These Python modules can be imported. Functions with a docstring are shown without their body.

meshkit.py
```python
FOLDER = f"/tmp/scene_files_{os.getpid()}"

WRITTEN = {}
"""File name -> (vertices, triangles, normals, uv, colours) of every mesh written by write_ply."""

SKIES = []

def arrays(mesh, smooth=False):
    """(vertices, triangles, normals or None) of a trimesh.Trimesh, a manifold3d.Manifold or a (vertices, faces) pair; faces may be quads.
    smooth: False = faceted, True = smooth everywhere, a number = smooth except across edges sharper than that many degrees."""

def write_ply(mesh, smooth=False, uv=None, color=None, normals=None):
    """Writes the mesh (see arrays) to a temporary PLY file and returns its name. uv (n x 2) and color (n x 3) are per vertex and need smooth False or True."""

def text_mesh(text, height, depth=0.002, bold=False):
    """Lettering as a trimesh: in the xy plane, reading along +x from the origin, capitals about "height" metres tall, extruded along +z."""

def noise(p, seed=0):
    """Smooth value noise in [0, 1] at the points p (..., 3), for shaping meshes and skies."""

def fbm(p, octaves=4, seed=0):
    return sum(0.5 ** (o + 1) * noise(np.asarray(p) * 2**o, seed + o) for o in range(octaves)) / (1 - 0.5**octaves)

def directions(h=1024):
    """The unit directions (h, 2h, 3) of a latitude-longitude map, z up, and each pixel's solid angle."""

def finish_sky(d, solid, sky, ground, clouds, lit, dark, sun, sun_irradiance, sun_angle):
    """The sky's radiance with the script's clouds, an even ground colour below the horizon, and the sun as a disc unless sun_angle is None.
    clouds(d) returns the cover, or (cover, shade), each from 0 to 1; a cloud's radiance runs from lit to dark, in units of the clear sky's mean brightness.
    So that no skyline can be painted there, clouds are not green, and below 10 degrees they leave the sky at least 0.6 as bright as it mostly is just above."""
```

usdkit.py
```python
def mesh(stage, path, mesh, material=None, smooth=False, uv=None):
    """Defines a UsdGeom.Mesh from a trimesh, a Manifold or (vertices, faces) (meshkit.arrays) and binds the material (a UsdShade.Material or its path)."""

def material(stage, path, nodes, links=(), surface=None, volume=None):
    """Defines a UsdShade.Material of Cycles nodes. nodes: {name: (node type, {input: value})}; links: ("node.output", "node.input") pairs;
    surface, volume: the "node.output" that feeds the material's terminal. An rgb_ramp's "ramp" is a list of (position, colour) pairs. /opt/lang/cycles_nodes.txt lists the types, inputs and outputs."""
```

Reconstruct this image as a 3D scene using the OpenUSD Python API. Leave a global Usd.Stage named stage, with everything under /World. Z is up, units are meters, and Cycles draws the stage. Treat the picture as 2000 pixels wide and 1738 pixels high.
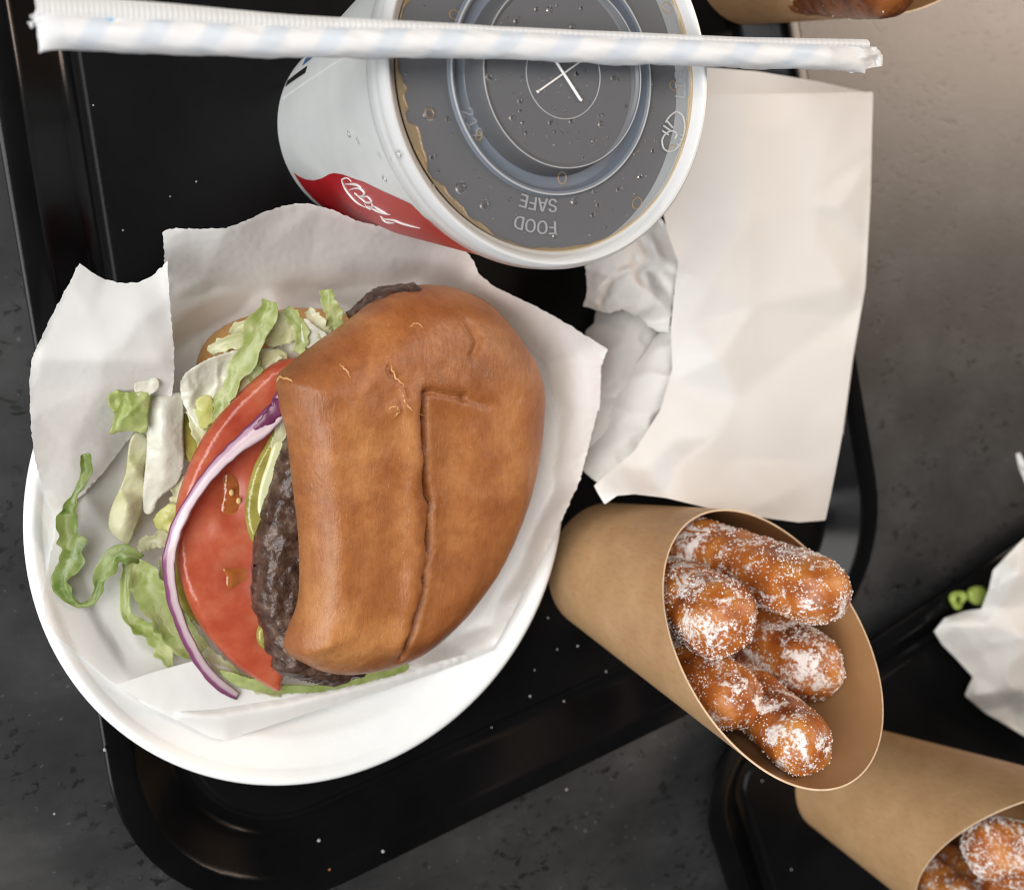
import math, random
import numpy as np, trimesh, usdkit, meshkit
from scipy.interpolate import LinearNDInterpolator, NearestNDInterpolator, CubicSpline, PchipInterpolator
from scipy.spatial import Delaunay
from shapely.geometry import Polygon, Point, LineString
import shapely
from pxr import Usd, UsdGeom, UsdLux, UsdShade, Gf, Sdf

random.seed(7); rng = np.random.default_rng(7)
stage = Usd.Stage.CreateInMemory()
UsdGeom.SetStageUpAxis(stage, 'Z'); UsdGeom.SetStageMetersPerUnit(stage, 1.0)
UsdGeom.Xform.Define(stage, '/World'); UsdGeom.Scope.Define(stage, '/World/Looks')

# ---------------------------------------------------------------- camera
W, H, NX, NY, F = 2000, 1738, -318.6, 545.4, 2400.0
CAM = np.array([0, 0, .3953])
_d = np.array([NX - W / 2, -(NY - H / 2), -F]); _d /= np.linalg.norm(_d)
_z = -_d; _x = np.array([1, 0, 0]) - _z * _z[0]; _x /= np.linalg.norm(_x); _y = np.cross(_z, _x)
R = np.stack([_x, _y, _z])
cam = UsdGeom.Camera.Define(stage, '/World/camera')
M = np.eye(4); M[:3, :3] = R.T; M[3, :3] = CAM
cam.AddTransformOp().Set(Gf.Matrix4d(*M.ravel().tolist()))
cam.CreateHorizontalApertureAttr(36.0); cam.CreateFocalLengthAttr(36.0 * F / W)
cam.CreateClippingRangeAttr(Gf.Vec2f(0.01, 100)); cam.CreateFStopAttr(15.0); cam.CreateFocusDistanceAttr(.335)
cam.CreateExposureAttr(0.36)

# ---------------------------------------------------------------- light: a cool window low on the left, a warm one far right, a dim room
def rect_light(name, pos, target, w, h, intensity, color):
    l = UsdLux.RectLight.Define(stage, '/World/' + name)
    z = np.array(pos, float) - np.array(target, float); z /= np.linalg.norm(z)
    x = np.cross([0, 0, 1.0], z); x /= np.linalg.norm(x); y = np.cross(z, x)
    m = np.eye(4); m[0, :3], m[1, :3], m[2, :3], m[3, :3] = x, y, z, pos
    l.AddTransformOp().Set(Gf.Matrix4d(*m.ravel().tolist()))
    l.CreateWidthAttr(w); l.CreateHeightAttr(h); l.CreateIntensityAttr(intensity); l.CreateColorAttr(Gf.Vec3f(*color))
rect_light('window_light', (-1.35, -.45, 1.30), (.2, -.04, .04), 1.5, 1.2, 5.8, (.97, .985, 1.0))
rect_light('ceiling_light', (-1.05, .70, 1.9), (.2, 0, 0), 1.3, 1.2, 5.6, (1.0, .965, .92))
rect_light('far_window_light', (2.2, .82, 1.52), (.35, .02, 0), .9, .8, 14.0, (1.0, .79, .63))
room = UsdLux.DomeLight.Define(stage, '/World/room_light')
_rm = usdkit.material(stage, '/World/Looks/room_glow', {'b': ('background_shader', {'color': (1.0, .95, .9), 'strength': .045})}, surface='b.background')
UsdShade.MaterialBindingAPI.Apply(room.GetPrim()).Bind(_rm)

# ---------------------------------------------------------------- helpers
def P(px, py, z):
    """the point of the plane at height z that the photograph shows at a pixel"""
    px, py, z = np.broadcast_arrays(np.asarray(px, float), np.asarray(py, float), np.asarray(z, float))
    c = np.stack([px - W / 2, -(py - H / 2), -F + 0 * px], -1) @ R.T
    return CAM + c * ((z - CAM[2]) / c[..., 2])[..., None]
def PP(pts, z):
    a = np.asarray(pts, float); return P(a[:, 0], a[:, 1], z if a.shape[1] == 2 else a[:, 2])
def px_of(p):
    c = (np.asarray(p, float) - CAM) @ R
    return np.stack([W / 2 + F * c[..., 0] / -c[..., 2], H / 2 - F * c[..., 1] / -c[..., 2]], -1)

used = {}
def fresh(parent, name):
    key = parent + '/' + name; n = used.get(key, 0); used[key] = n + 1
    return key if n == 0 else f'{key}_{n:03d}'
origin = {}
def thing(name, label, cat, loc, group=None, kind=None):
    p = fresh('/World', name); x = UsdGeom.Xform.Define(stage, p); x.AddTranslateOp().Set(Gf.Vec3d(*map(float, loc)))
    origin[p] = np.array(loc, float); tag(x.GetPrim(), label, cat, group, kind); return p
def tag(prim, label=None, cat=None, group=None, kind=None):
    for k, v in (('label', label), ('category', cat), ('group', group), ('kind', kind)):
        if v: prim.SetCustomDataByKey(k, v)
def part(parent, name, mesh, mat, smooth=True, label=None, kind=None, uv=None):
    """one mesh, a child of a thing (or of a part: the parent's origin is then the thing's)"""
    p = fresh(parent, name); root = '/'.join(parent.split('/')[:3]); o = origin.get(parent, origin.get(root, np.zeros(3)))
    o = origin[root]
    v, f = (np.array(mesh[0], float), mesh[1]) if isinstance(mesh, tuple) else (np.array(mesh.vertices), mesh.faces)
    m = usdkit.mesh(stage, p, (v - o, np.asarray(f)), mat, smooth, uv)
    tag(m.GetPrim(), label, None, None, kind); return p
def solo(name, mesh, mat, label, cat, group=None, kind=None, smooth=True, uv=None):
    p = fresh('/World', name)
    v, f = (np.array(mesh[0], float), mesh[1]) if isinstance(mesh, tuple) else (np.array(mesh.vertices), mesh.faces)
    o = np.array([*v.mean(0)[:2], v[:, 2].min()])
    m = usdkit.mesh(stage, p, (v - o, np.asarray(f)), mat, smooth, uv); m.AddTranslateOp().Set(Gf.Vec3d(*o.tolist()))
    tag(m.GetPrim(), label, cat, group, kind); return p

def join(ms):
    vs, fs, n = [], [], 0
    for m in ms:
        v, f = (m[0], m[1]) if isinstance(m, tuple) else (m.vertices, m.faces)
        v, f = np.asarray(v), np.asarray(f)
        if f.shape[1] == 4: f = np.vstack([f[:, [0, 1, 2]], f[:, [0, 2, 3]]])
        vs.append(v); fs.append(f + n); n += len(v)
    return np.vstack(vs), np.vstack(fs)
def grid_faces(n, m, closed_n=False, closed_m=False):
    i, j = np.meshgrid(np.arange(n if closed_n else n - 1), np.arange(m if closed_m else m - 1), indexing='ij')
    i2, j2 = (i + 1) % n, (j + 1) % m
    q = np.stack([i * m + j, i2 * m + j, i2 * m + j2, i * m + j2], -1).reshape(-1, 4)
    return np.vstack([q[:, [0, 1, 2]], q[:, [0, 2, 3]]])
def revolve(profile, center, n=128):
    pr = np.array(profile, float); a = np.arange(n) * 2 * np.pi / n
    v = np.stack([center[0] + pr[None, :, 0] * np.cos(a)[:, None], center[1] + pr[None, :, 0] * np.sin(a)[:, None], np.broadcast_to(pr[None, :, 1], (n, len(pr)))], -1)
    return v.reshape(-1, 3), grid_faces(n, len(pr), closed_n=True)
def resample(pts, step, closed=True):
    pts = np.asarray(pts, float); q = np.vstack([pts, pts[:1]]) if closed else pts
    d = np.r_[0, np.cumsum(np.linalg.norm(np.diff(q, axis=0), axis=1))]; n = max(3, int(round(d[-1] / step)))
    t = np.linspace(0, d[-1], n, endpoint=not closed)
    return np.stack([np.interp(t, d, q[:, k]) for k in range(q.shape[1])], 1)
def spline_closed(pts, step):
    """a smooth closed curve through the points"""
    q = np.asarray(pts, float); q = np.vstack([q, q[:1]]); d = np.r_[0, np.cumsum(np.sqrt(np.linalg.norm(np.diff(q[:, :2], axis=0), axis=1)))]
    c = CubicSpline(d, q, bc_type='periodic'); return resample(c(np.linspace(0, d[-1], 40 * len(q)))[:-1], step)
def spline_open(pts, n):
    q = np.asarray(pts, float); d = np.r_[0, np.cumsum(np.linalg.norm(np.diff(q[:, :2], axis=0), axis=1))]
    return PchipInterpolator(d, q)(np.linspace(0, d[-1], n))
def tube(path, r, sides=8, caps=True):
    p = np.asarray(path, float); r = np.broadcast_to(r, (len(p),)); t = np.gradient(p, axis=0); t /= np.linalg.norm(t, axis=1, keepdims=True) + 1e-12
    a = np.cross(t, [0.03, .02, 1.0]); a /= np.linalg.norm(a, axis=1, keepdims=True) + 1e-12; b = np.cross(a, t); g = np.arange(sides) * 2 * np.pi / sides
    v = p[:, None] + r[:, None, None] * (np.cos(g)[None, :, None] * a[:, None] + np.sin(g)[None, :, None] * b[:, None])
    f = grid_faces(len(p), sides, closed_m=True); v = v.reshape(-1, 3)
    if caps:
        n = len(v); v = np.vstack([v, p[0], p[-1]]); k = np.arange(sides); e = (len(p) - 1) * sides
        f = np.vstack([f, np.stack([np.full(sides, n), k, (k + 1) % sides], 1), np.stack([np.full(sides, n + 1), e + (k + 1) % sides, e + k], 1)])
    return v, f
def fix(v, f):
    """consistent outward winding"""
    m = trimesh.Trimesh(v, f, process=False)
    try: trimesh.repair.fix_normals(m)
    except Exception: pass
    return np.array(m.vertices), np.array(m.faces)
def tri2d(boundary, inner_rings, step, poly):
    """Delaunay triangles inside a polygon, from its boundary, rings inside it and a jittered grid"""
    x0, y0, x1, y1 = poly.bounds
    gx, gy = np.meshgrid(np.arange(x0, x1, step), np.arange(y0, y1, step * .87)); gx[1::2] += step / 2
    g = np.stack([gx.ravel(), gy.ravel()], 1) + rng.uniform(-.12, .12, (gx.size, 2)) * step
    keep = shapely.contains_xy(poly.buffer(-step * .55), g[:, 0], g[:, 1])
    pts = np.vstack([boundary, *inner_rings, g[keep]])
    tri = Delaunay(pts).simplices; c = pts[tri].mean(1)
    e = poly.buffer(step * .02)
    tri = tri[shapely.contains_xy(e, c[:, 0], c[:, 1])]
    a = pts[tri]; ar = (a[:, 1, 0] - a[:, 0, 0]) * (a[:, 2, 1] - a[:, 0, 1]) - (a[:, 1, 1] - a[:, 0, 1]) * (a[:, 2, 0] - a[:, 0, 0])
    tri = tri[np.abs(ar) > 1e-7 * step * step]; ar = ar[np.abs(ar) > 1e-7 * step * step]
    tri[ar < 0] = tri[ar < 0][:, ::-1]
    return pts, tri
def smooth_values(val, tri, its, fixed):
    e = np.vstack([tri[:, [0, 1]], tri[:, [1, 2]], tri[:, [2, 0]]]); e = np.vstack([e, e[:, ::-1]])
    cnt = np.bincount(e[:, 0], minlength=len(val)).astype(float); cnt[cnt == 0] = 1
    for _ in range(its):
        s = np.bincount(e[:, 0], weights=val[e[:, 1]], minlength=len(val)) / cnt
        val = np.where(fixed, val, .5 * val + .5 * s)
    return val
def sheet(outline, inner=(), step=8, smooth=3, amp=0.0, scale=60, torn=0.0, seed=0, dense=True, thick=0.0, floor=None):
    """paper: an outline of (pixel, pixel, height) with fold points inside it, unprojected to where it stands"""
    o = np.asarray(outline, float)
    b = resample(o, step * .6)
    if torn:
        q = b[:, :2] / 5.0; n = np.stack([meshkit.noise(np.c_[q, np.full(len(q), k)], seed) - .5 for k in (0, 7)], 1)
        b[:, :2] += 2 * torn * n
    poly = Polygon(b[:, :2]).buffer(0)
    if poly.geom_type != 'Polygon': poly = max(poly.geoms, key=lambda g: g.area)
    pts, tri = tri2d(b[:, :2], [], step, poly)
    ctrl = np.vstack([b, np.asarray(inner, float)]) if len(inner) else b
    lin, near = LinearNDInterpolator(ctrl[:, :2], ctrl[:, 2]), NearestNDInterpolator(ctrl[:, :2], ctrl[:, 2])
    z = lin(pts); bad = np.isnan(z); z[bad] = near(pts[bad])
    nb = len(b); fixed = np.arange(len(pts)) < nb
    z = smooth_values(z, tri, smooth, fixed)
    if amp:
        c_, s_ = math.cos(.6 + seed), math.sin(.6 + seed); q = np.stack([pts[:, 0] * c_ - pts[:, 1] * s_, pts[:, 0] * s_ + pts[:, 1] * c_, 0 * pts[:, 0]], 1) / scale
        q = q + .9 * np.stack([meshkit.noise(q * .8 + 40, seed), meshkit.noise(q * .8 + 80, seed), 0 * q[:, 0]], 1)
        rid = 1 - 2 * np.abs(meshkit.fbm(q * .8, 2, seed + 3) - .5)
        z = z + amp * 1.6 * (rid - .8) * np.where(fixed, .4, 1)
    v = P(pts[:, 0], pts[:, 1], z)
    if floor is not None:
        for _ in range(4): z = np.maximum(z, floor(v)); v = P(pts[:, 0], pts[:, 1], z)
    if thick:
        n = len(v); lo = v.copy(); lo[:, 2] -= thick; k = np.arange(nb)
        side = np.vstack([np.stack([k, (k + 1) % nb, n + (k + 1) % nb], 1), np.stack([k, n + (k + 1) % nb, n + k], 1)])
        return fix(np.vstack([v, lo]), np.vstack([tri, tri[:, ::-1] + n, side]))
    return v, tri
def pillow(outline, ztop, zbot, edge=.004, step=.0025, zmid=None, rough=0.0, rscale=150, seed=0, top_fn=None, power=2.0):
    """a rounded body over a plan outline (x, y): its top and underside meet in a rounded edge. ztop, zbot: numbers or functions of (x, y)"""
    b = resample(np.asarray(outline, float)[:, :2], step)
    poly = Polygon(b).buffer(0)
    if poly.geom_type != 'Polygon': poly = max(poly.geoms, key=lambda g: g.area)
    b = resample(np.array(poly.exterior.coords)[:-1], step); rings = []
    for k in (.03, .12, .3, .55, .85):
        q = poly.buffer(-edge * k)
        for g in getattr(q, 'geoms', [q]):
            if not g.is_empty and g.area > step * step: rings.append(resample(np.array(g.exterior.coords)[:-1], step))
    pts, tri = tri2d(b, rings, step, poly)
    d = shapely.distance(shapely.points(pts[:, 0], pts[:, 1]), shapely.LineString(np.vstack([b, b[:1]]))); d[:len(b)] = 0
    t = (1 - (1 - np.clip(d / edge, 0, 1)) ** power) ** (1 / power)
    fn = lambda g: g(pts[:, 0], pts[:, 1]) if callable(g) else np.full(len(pts), float(g))
    zt, zb = fn(ztop), fn(zbot); zm = .5 * (zt + zb) if zmid is None else fn(zmid)
    up, lo = zm + (zt - zm) * t, zm - (zm - zb) * t
    if top_fn is not None: up = up + top_fn(pts, d) * np.clip(d / (.5 * edge), 0, 1)
    nb, n = len(b), len(pts)
    V = np.vstack([np.c_[pts, up], np.c_[pts, lo]])
    if rough:
        q = V * rscale; nrm = np.stack([meshkit.fbm(q + 31 * k, 3, seed + k) - .5 for k in range(3)], 1); V = V + 2 * rough * nrm
        V[n:n + nb] = V[:nb]
    F_ = np.vstack([tri, tri[:, ::-1] + n]); idx = np.arange(2 * n); idx[n:n + nb] = np.arange(nb)
    F_ = idx[F_]; F_ = F_[(F_[:, 0] != F_[:, 1]) & (F_[:, 1] != F_[:, 2]) & (F_[:, 0] != F_[:, 2])]
    return V, F_
def ribbon(path, thick=.0003, n=70, m=9, bow=.25, wave=.12, freq=9, seed=0, ragged=0.0):
    """a strip along (pixel, pixel, height, half width in pixels, roll in degrees); returns vertices, faces, st"""
    q = spline_open(path, n); c = P(q[:, 0], q[:, 1], q[:, 2])
    hw = np.linalg.norm(P(q[:, 0] + 1, q[:, 1], q[:, 2]) - c, axis=1) * .93 * q[:, 3]
    t = np.gradient(c, axis=0); t /= np.linalg.norm(t, axis=1, keepdims=True); view = CAM - c; view /= np.linalg.norm(view, axis=1, keepdims=True)
    a = np.cross(view, t); a /= np.linalg.norm(a, axis=1, keepdims=True); nn = np.cross(t, a)
    ro = np.radians(q[:, 4])[:, None]; a2, n2 = a * np.cos(ro) + nn * np.sin(ro), nn * np.cos(ro) - a * np.sin(ro)
    s = np.linspace(-1, 1, m); u = np.linspace(0, 1, n); U, S = np.meshgrid(u, s, indexing='ij')
    wob = meshkit.noise(np.stack([U * freq, S * 1.2 + 5, 0 * U], -1), seed) - .5
    wid = 1 + ragged * 2 * (meshkit.noise(np.stack([U * freq * 2.2, np.sign(S) * 3 + 9, 0 * U], -1), seed + 2) - .5) * np.abs(S)
    h = hw[:, None] * (bow * (S ** 2 - .4) + wave * 2 * wob * np.abs(S))
    v = c[:, None] + a2[:, None] * (hw[:, None] * S * wid)[..., None] + n2[:, None] * h[..., None]
    lo = v - n2[:, None] * thick; st = np.stack([U, (S + 1) / 2], -1).reshape(-1, 2)
    f = grid_faces(n, m); N = n * m; V = np.vstack([v.reshape(-1, 3), lo.reshape(-1, 3)])
    ring = np.r_[np.arange(m), np.arange(1, n) * m + m - 1, (n - 1) * m + np.arange(m - 2, -1, -1), np.arange(n - 2, 0, -1) * m]
    r2 = np.roll(ring, -1); side = np.vstack([np.stack([ring, r2, r2 + N], 1), np.stack([ring, r2 + N, ring + N], 1)])
    V, F_ = fix(V, np.vstack([f, f[:, ::-1] + N, side])); return V, F_, np.vstack([st, st])

# ---------------------------------------------------------------- materials
def L(n): return '/World/Looks/' + n
def pm(name, c1, c2=None, scale=60, lo=.35, hi=.65, detail=4, rough=.5, bump=0.0, bscale=300, bdist=.001, bdetail=3, distortion=0, c3=None, **kw):
    """a principled material whose colour runs between c1 and c2 by noise, with noise relief"""
    c2 = c2 or c1
    stops = [(lo, c1), (hi, c2)] if c3 is None else [(lo, c1), ((lo + hi) / 2, c2), (hi, c3)]
    n = {'g': ('geometry', {}), 'n': ('noise_texture', {'scale': scale, 'detail': detail, 'roughness': .6, 'distortion': distortion}), 'r': ('rgb_ramp', {'ramp': stops}),
         'p': ('principled_bsdf', {'roughness': rough, **kw})}
    l = [('g.position', 'n.vector'), ('n.fac', 'r.fac'), ('r.color', 'p.base_color')]
    if bump:
        n |= {'n2': ('noise_texture', {'scale': bscale, 'detail': bdetail, 'roughness': .6}), 'b': ('bump', {'strength': bump, 'distance': bdist})}
        l += [('g.position', 'n2.vector'), ('n2.fac', 'b.height'), ('b.normal', 'p.normal')]
    return usdkit.material(stage, L(name), n, l, surface='p.BSDF')
def leaf(name, c1, c2, scale=150, trans=.45, rough=.3, bscale=500, bump=.4, uvmid=None):
    n = {'g': ('geometry', {}), 'n': ('noise_texture', {'scale': scale, 'detail': 3, 'distortion': 1.0}), 'r': ('rgb_ramp', {'ramp': [(.35, c1), (.65, c2)]}),
         'n2': ('noise_texture', {'scale': bscale, 'detail': 3}), 'b': ('bump', {'strength': bump, 'distance': .0006}),
         'p': ('principled_bsdf', {'roughness': rough, 'specular_ior_level': .5}), 't': ('translucent_bsdf', {}), 'm': ('mix_closure', {'fac': trans})}
    l = [('g.position', 'n.vector'), ('n.fac', 'r.fac'), ('r.color', 'p.base_color'), ('r.color', 't.color'), ('g.position', 'n2.vector'), ('n2.fac', 'b.height'), ('b.normal', 'p.normal'),
         ('p.BSDF', 'm.closure1'), ('t.BSDF', 'm.closure2')]
    return usdkit.material(stage, L(name), n, l, surface='m.closure')
def veined(name, c1, c2, trans=.5, rough=.3):
    mid = tuple(.45 * a + .5 * b for a, b in zip(c2, (1, 1, .8)))
    n = {'g': ('geometry', {}), 'n': ('noise_texture', {'scale': 130, 'detail': 4, 'distortion': 1.2}), 'r': ('rgb_ramp', {'ramp': [(.33, c1), (.67, c2)]}), 'u': ('uvmap', {'attribute': 'st'}), 's': ('separate_xyz', {}), 'a': ('math', {'math_type': 'multiply_add', 'value2': 1.3, 'value3': -1.15}), 'a2': ('math', {'math_type': 'add'}),
         'ab': ('math', {'math_type': 'absolute'}), 'vr': ('rgb_ramp', {'ramp': [(.01, (.38, .38, .38)), (.16, (0, 0, 0))]}), 'x': ('mix', {'color2': mid}), 'n2': ('noise_texture', {'scale': 420, 'detail': 4}), 'b': ('bump', {'strength': .5, 'distance': .0006}), 'b2': ('bump', {'strength': .4, 'distance': .0006}),
         'p': ('principled_bsdf', {'roughness': rough, 'specular_ior_level': .55}), 't': ('translucent_bsdf', {}), 'm': ('mix_closure', {'fac': trans})}
    l = [('g.position', 'n.vector'), ('n.fac', 'r.fac'), ('u.UV', 's.vector'), ('n.fac', 'a.value1'), ('a.value', 'a2.value1'), ('s.y', 'a2.value2'), ('a2.value', 'ab.value1'), ('ab.value', 'vr.fac'), ('vr.color', 'x.fac'), ('r.color', 'x.color1'), ('x.color', 'p.base_color'), ('x.color', 't.color'),
         ('g.position', 'n2.vector'), ('n2.fac', 'b.height'), ('vr.color', 'b2.height'), ('b.normal', 'b2.normal'), ('b2.normal', 'p.normal'), ('p.BSDF', 'm.closure1'), ('t.BSDF', 'm.closure2')]
    return usdkit.material(stage, L(name), n, l, surface='m.closure')
def paper(name, c, trans=.3, rough=.55, bscale=250, bump=.25, c2=None, scale=25):
    return leaf(name, c, c2 or tuple(.97 * x for x in c), scale, trans, rough, bscale, bump)

MT = {}
# table: dark slate-like laminate, mottled, with pits and scratches
MT['table'] = usdkit.material(stage, L('table_laminate'), {
    'g': ('geometry', {}), 'mp': ('mapping', {'scale': (1, 1.5, 1)}), 'n': ('noise_texture', {'scale': 14, 'detail': 7, 'roughness': .65}), 'r': ('rgb_ramp', {'ramp': [(.3, (.012, .0125, .0135)), (.5, (.025, .0254, .0262)), (.7, (.050, .0505, .0515))]}),
    'v': ('noise_texture', {'scale': 190, 'detail': 3, 'roughness': .6, 'distortion': .5}), 'vr': ('rgb_ramp', {'ramp': [(.355, (0, 0, 0)), (.43, (1, 1, 1))]}),
    'mk': ('noise_texture', {'scale': 34, 'detail': 3}), 'mkr': ('rgb_ramp', {'ramp': [(.47, (1, 1, 1)), (.56, (0, 0, 0))]}),
    'pit': ('mix', {'mix_type': 'lighten', 'fac': 1.0}), 'x': ('mix', {'mix_type': 'multiply', 'fac': .8}),
    'sp': ('noise_texture', {'scale': 420, 'detail': 2}), 'spr': ('rgb_ramp', {'ramp': [(.68, (0, 0, 0)), (.76, (.10, .10, .10))]}), 'ad': ('mix', {'mix_type': 'add', 'fac': .5}),
    'b': ('bump', {'strength': .09, 'distance': .0003}), 'n3': ('noise_texture', {'scale': 300, 'detail': 4}), 'b2': ('bump', {'strength': .07, 'distance': .0004}),
    'p': ('principled_bsdf', {'roughness': .40, 'specular_ior_level': .75})},
    [('g.position', 'mp.vector'), ('mp.vector', 'n.vector'), ('n.fac', 'r.fac'), ('mp.vector', 'v.vector'), ('v.fac', 'vr.fac'), ('g.position', 'mk.vector'), ('mk.fac', 'mkr.fac'), ('vr.color', 'pit.color1'), ('mkr.color', 'pit.color2'),
     ('r.color', 'x.color1'), ('pit.color', 'x.color2'), ('g.position', 'sp.vector'), ('sp.fac', 'spr.fac'), ('x.color', 'ad.color1'), ('spr.color', 'ad.color2'), ('ad.color', 'p.base_color'),
     ('pit.color', 'b.height'), ('g.position', 'n3.vector'), ('n3.fac', 'b2.height'), ('b.normal', 'b2.normal'), ('b2.normal', 'p.normal')], surface='p.BSDF')
MT['tray'] = pm('tray_plastic', (.0025, .0026, .003), (.004, .004, .0046), scale=40, rough=.19, bump=.06, bscale=900, bdist=.0003, specular_ior_level=.2)
MT['tray_floor'] = pm('tray_floor_plastic', (.0028, .0028, .0031), (.0045, .0045, .005), scale=30, rough=.38, bump=.2, bscale=1400, bdist=.0003, specular_ior_level=.13)
MT['plate'] = pm('plate_fibre', (.86, .87, .86), (.82, .83, .82), scale=35, rough=.42, bump=.12, bscale=500, bdist=.0005, specular_ior_level=.4)
MT['wrap'] = paper('wrapper_paper', (.88, .865, .84), trans=.26, bscale=70, bump=.22)
MT['bag'] = paper('bag_paper', (.86, .852, .83), trans=.28, bscale=60, bump=.15)
MT['napkin'] = paper('napkin_tissue', (.85, .84, .81), trans=.25, rough=.8, bscale=130, bump=.5)
MT['bun'] = usdkit.material(stage, L('bun_crust'), {
    'g': ('geometry', {}), 'n': ('noise_texture', {'scale': 26, 'detail': 5, 'roughness': .6, 'distortion': .5}), 'r': ('rgb_ramp', {'ramp': [(.27, (.170, .050, .015)), (.5, (.315, .116, .035)), (.73, (.50, .235, .083))]}),
    'k': ('noise_texture', {'scale': 420, 'detail': 6, 'roughness': .75}), 'kr': ('rgb_ramp', {'ramp': [(.3, (.76, .72, .68)), (.5, (1, 1, 1)), (.72, (1.16, 1.19, 1.22))]}), 'kx': ('mix', {'mix_type': 'multiply', 'fac': .7}),
    'f': ('noise_texture', {'scale': 900, 'detail': 2}), 'fr': ('rgb_ramp', {'ramp': [(.70, (0, 0, 0)), (.80, (.24, .15, .07))]}), 'ad': ('mix', {'mix_type': 'add', 'fac': .8}),
    'mp': ('mapping', {'scale': (1.6, .5, 1), 'rotation': (0, 0, .35)}), 'n4': ('noise_texture', {'scale': 260, 'detail': 5, 'roughness': .65, 'distortion': 1.2}), 'b4': ('bump', {'strength': .5, 'distance': .0007}),
    'n2': ('noise_texture', {'scale': 1300, 'detail': 4, 'roughness': .7}), 'b': ('bump', {'strength': .45, 'distance': .0003}), 'n3': ('noise_texture', {'scale': 75, 'detail': 3, 'distortion': 1.0}), 'b2': ('bump', {'strength': .12, 'distance': .0014}),
    'p': ('principled_bsdf', {'roughness': .37, 'specular_ior_level': .45, 'subsurface_weight': .10, 'subsurface_scale': .003, 'subsurface_radius': (1, .4, .15)})},
    [('g.position', 'n.vector'), ('n.fac', 'r.fac'), ('g.position', 'k.vector'), ('k.fac', 'kr.fac'), ('r.color', 'kx.color1'), ('kr.color', 'kx.color2'), ('g.position', 'f.vector'), ('f.fac', 'fr.fac'), ('kx.color', 'ad.color1'), ('fr.color', 'ad.color2'), ('ad.color', 'p.base_color'),
     ('g.position', 'n2.vector'), ('n2.fac', 'b.height'), ('g.position', 'mp.vector'), ('mp.vector', 'n4.vector'), ('n4.fac', 'b4.height'), ('g.position', 'n3.vector'), ('n3.fac', 'b2.height'), ('b2.normal', 'b4.normal'), ('b4.normal', 'b.normal'), ('b.normal', 'p.normal')], surface='p.BSDF')
MT['bun_low'] = pm('bun_bottom_crust', (.42, .21, .065), (.55, .32, .12), scale=60, rough=.55, bump=.3, bscale=400)
MT['bun_flake'] = pm('bun_flake', (.50, .25, .09), (.62, .36, .16), scale=300, rough=.5)
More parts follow.
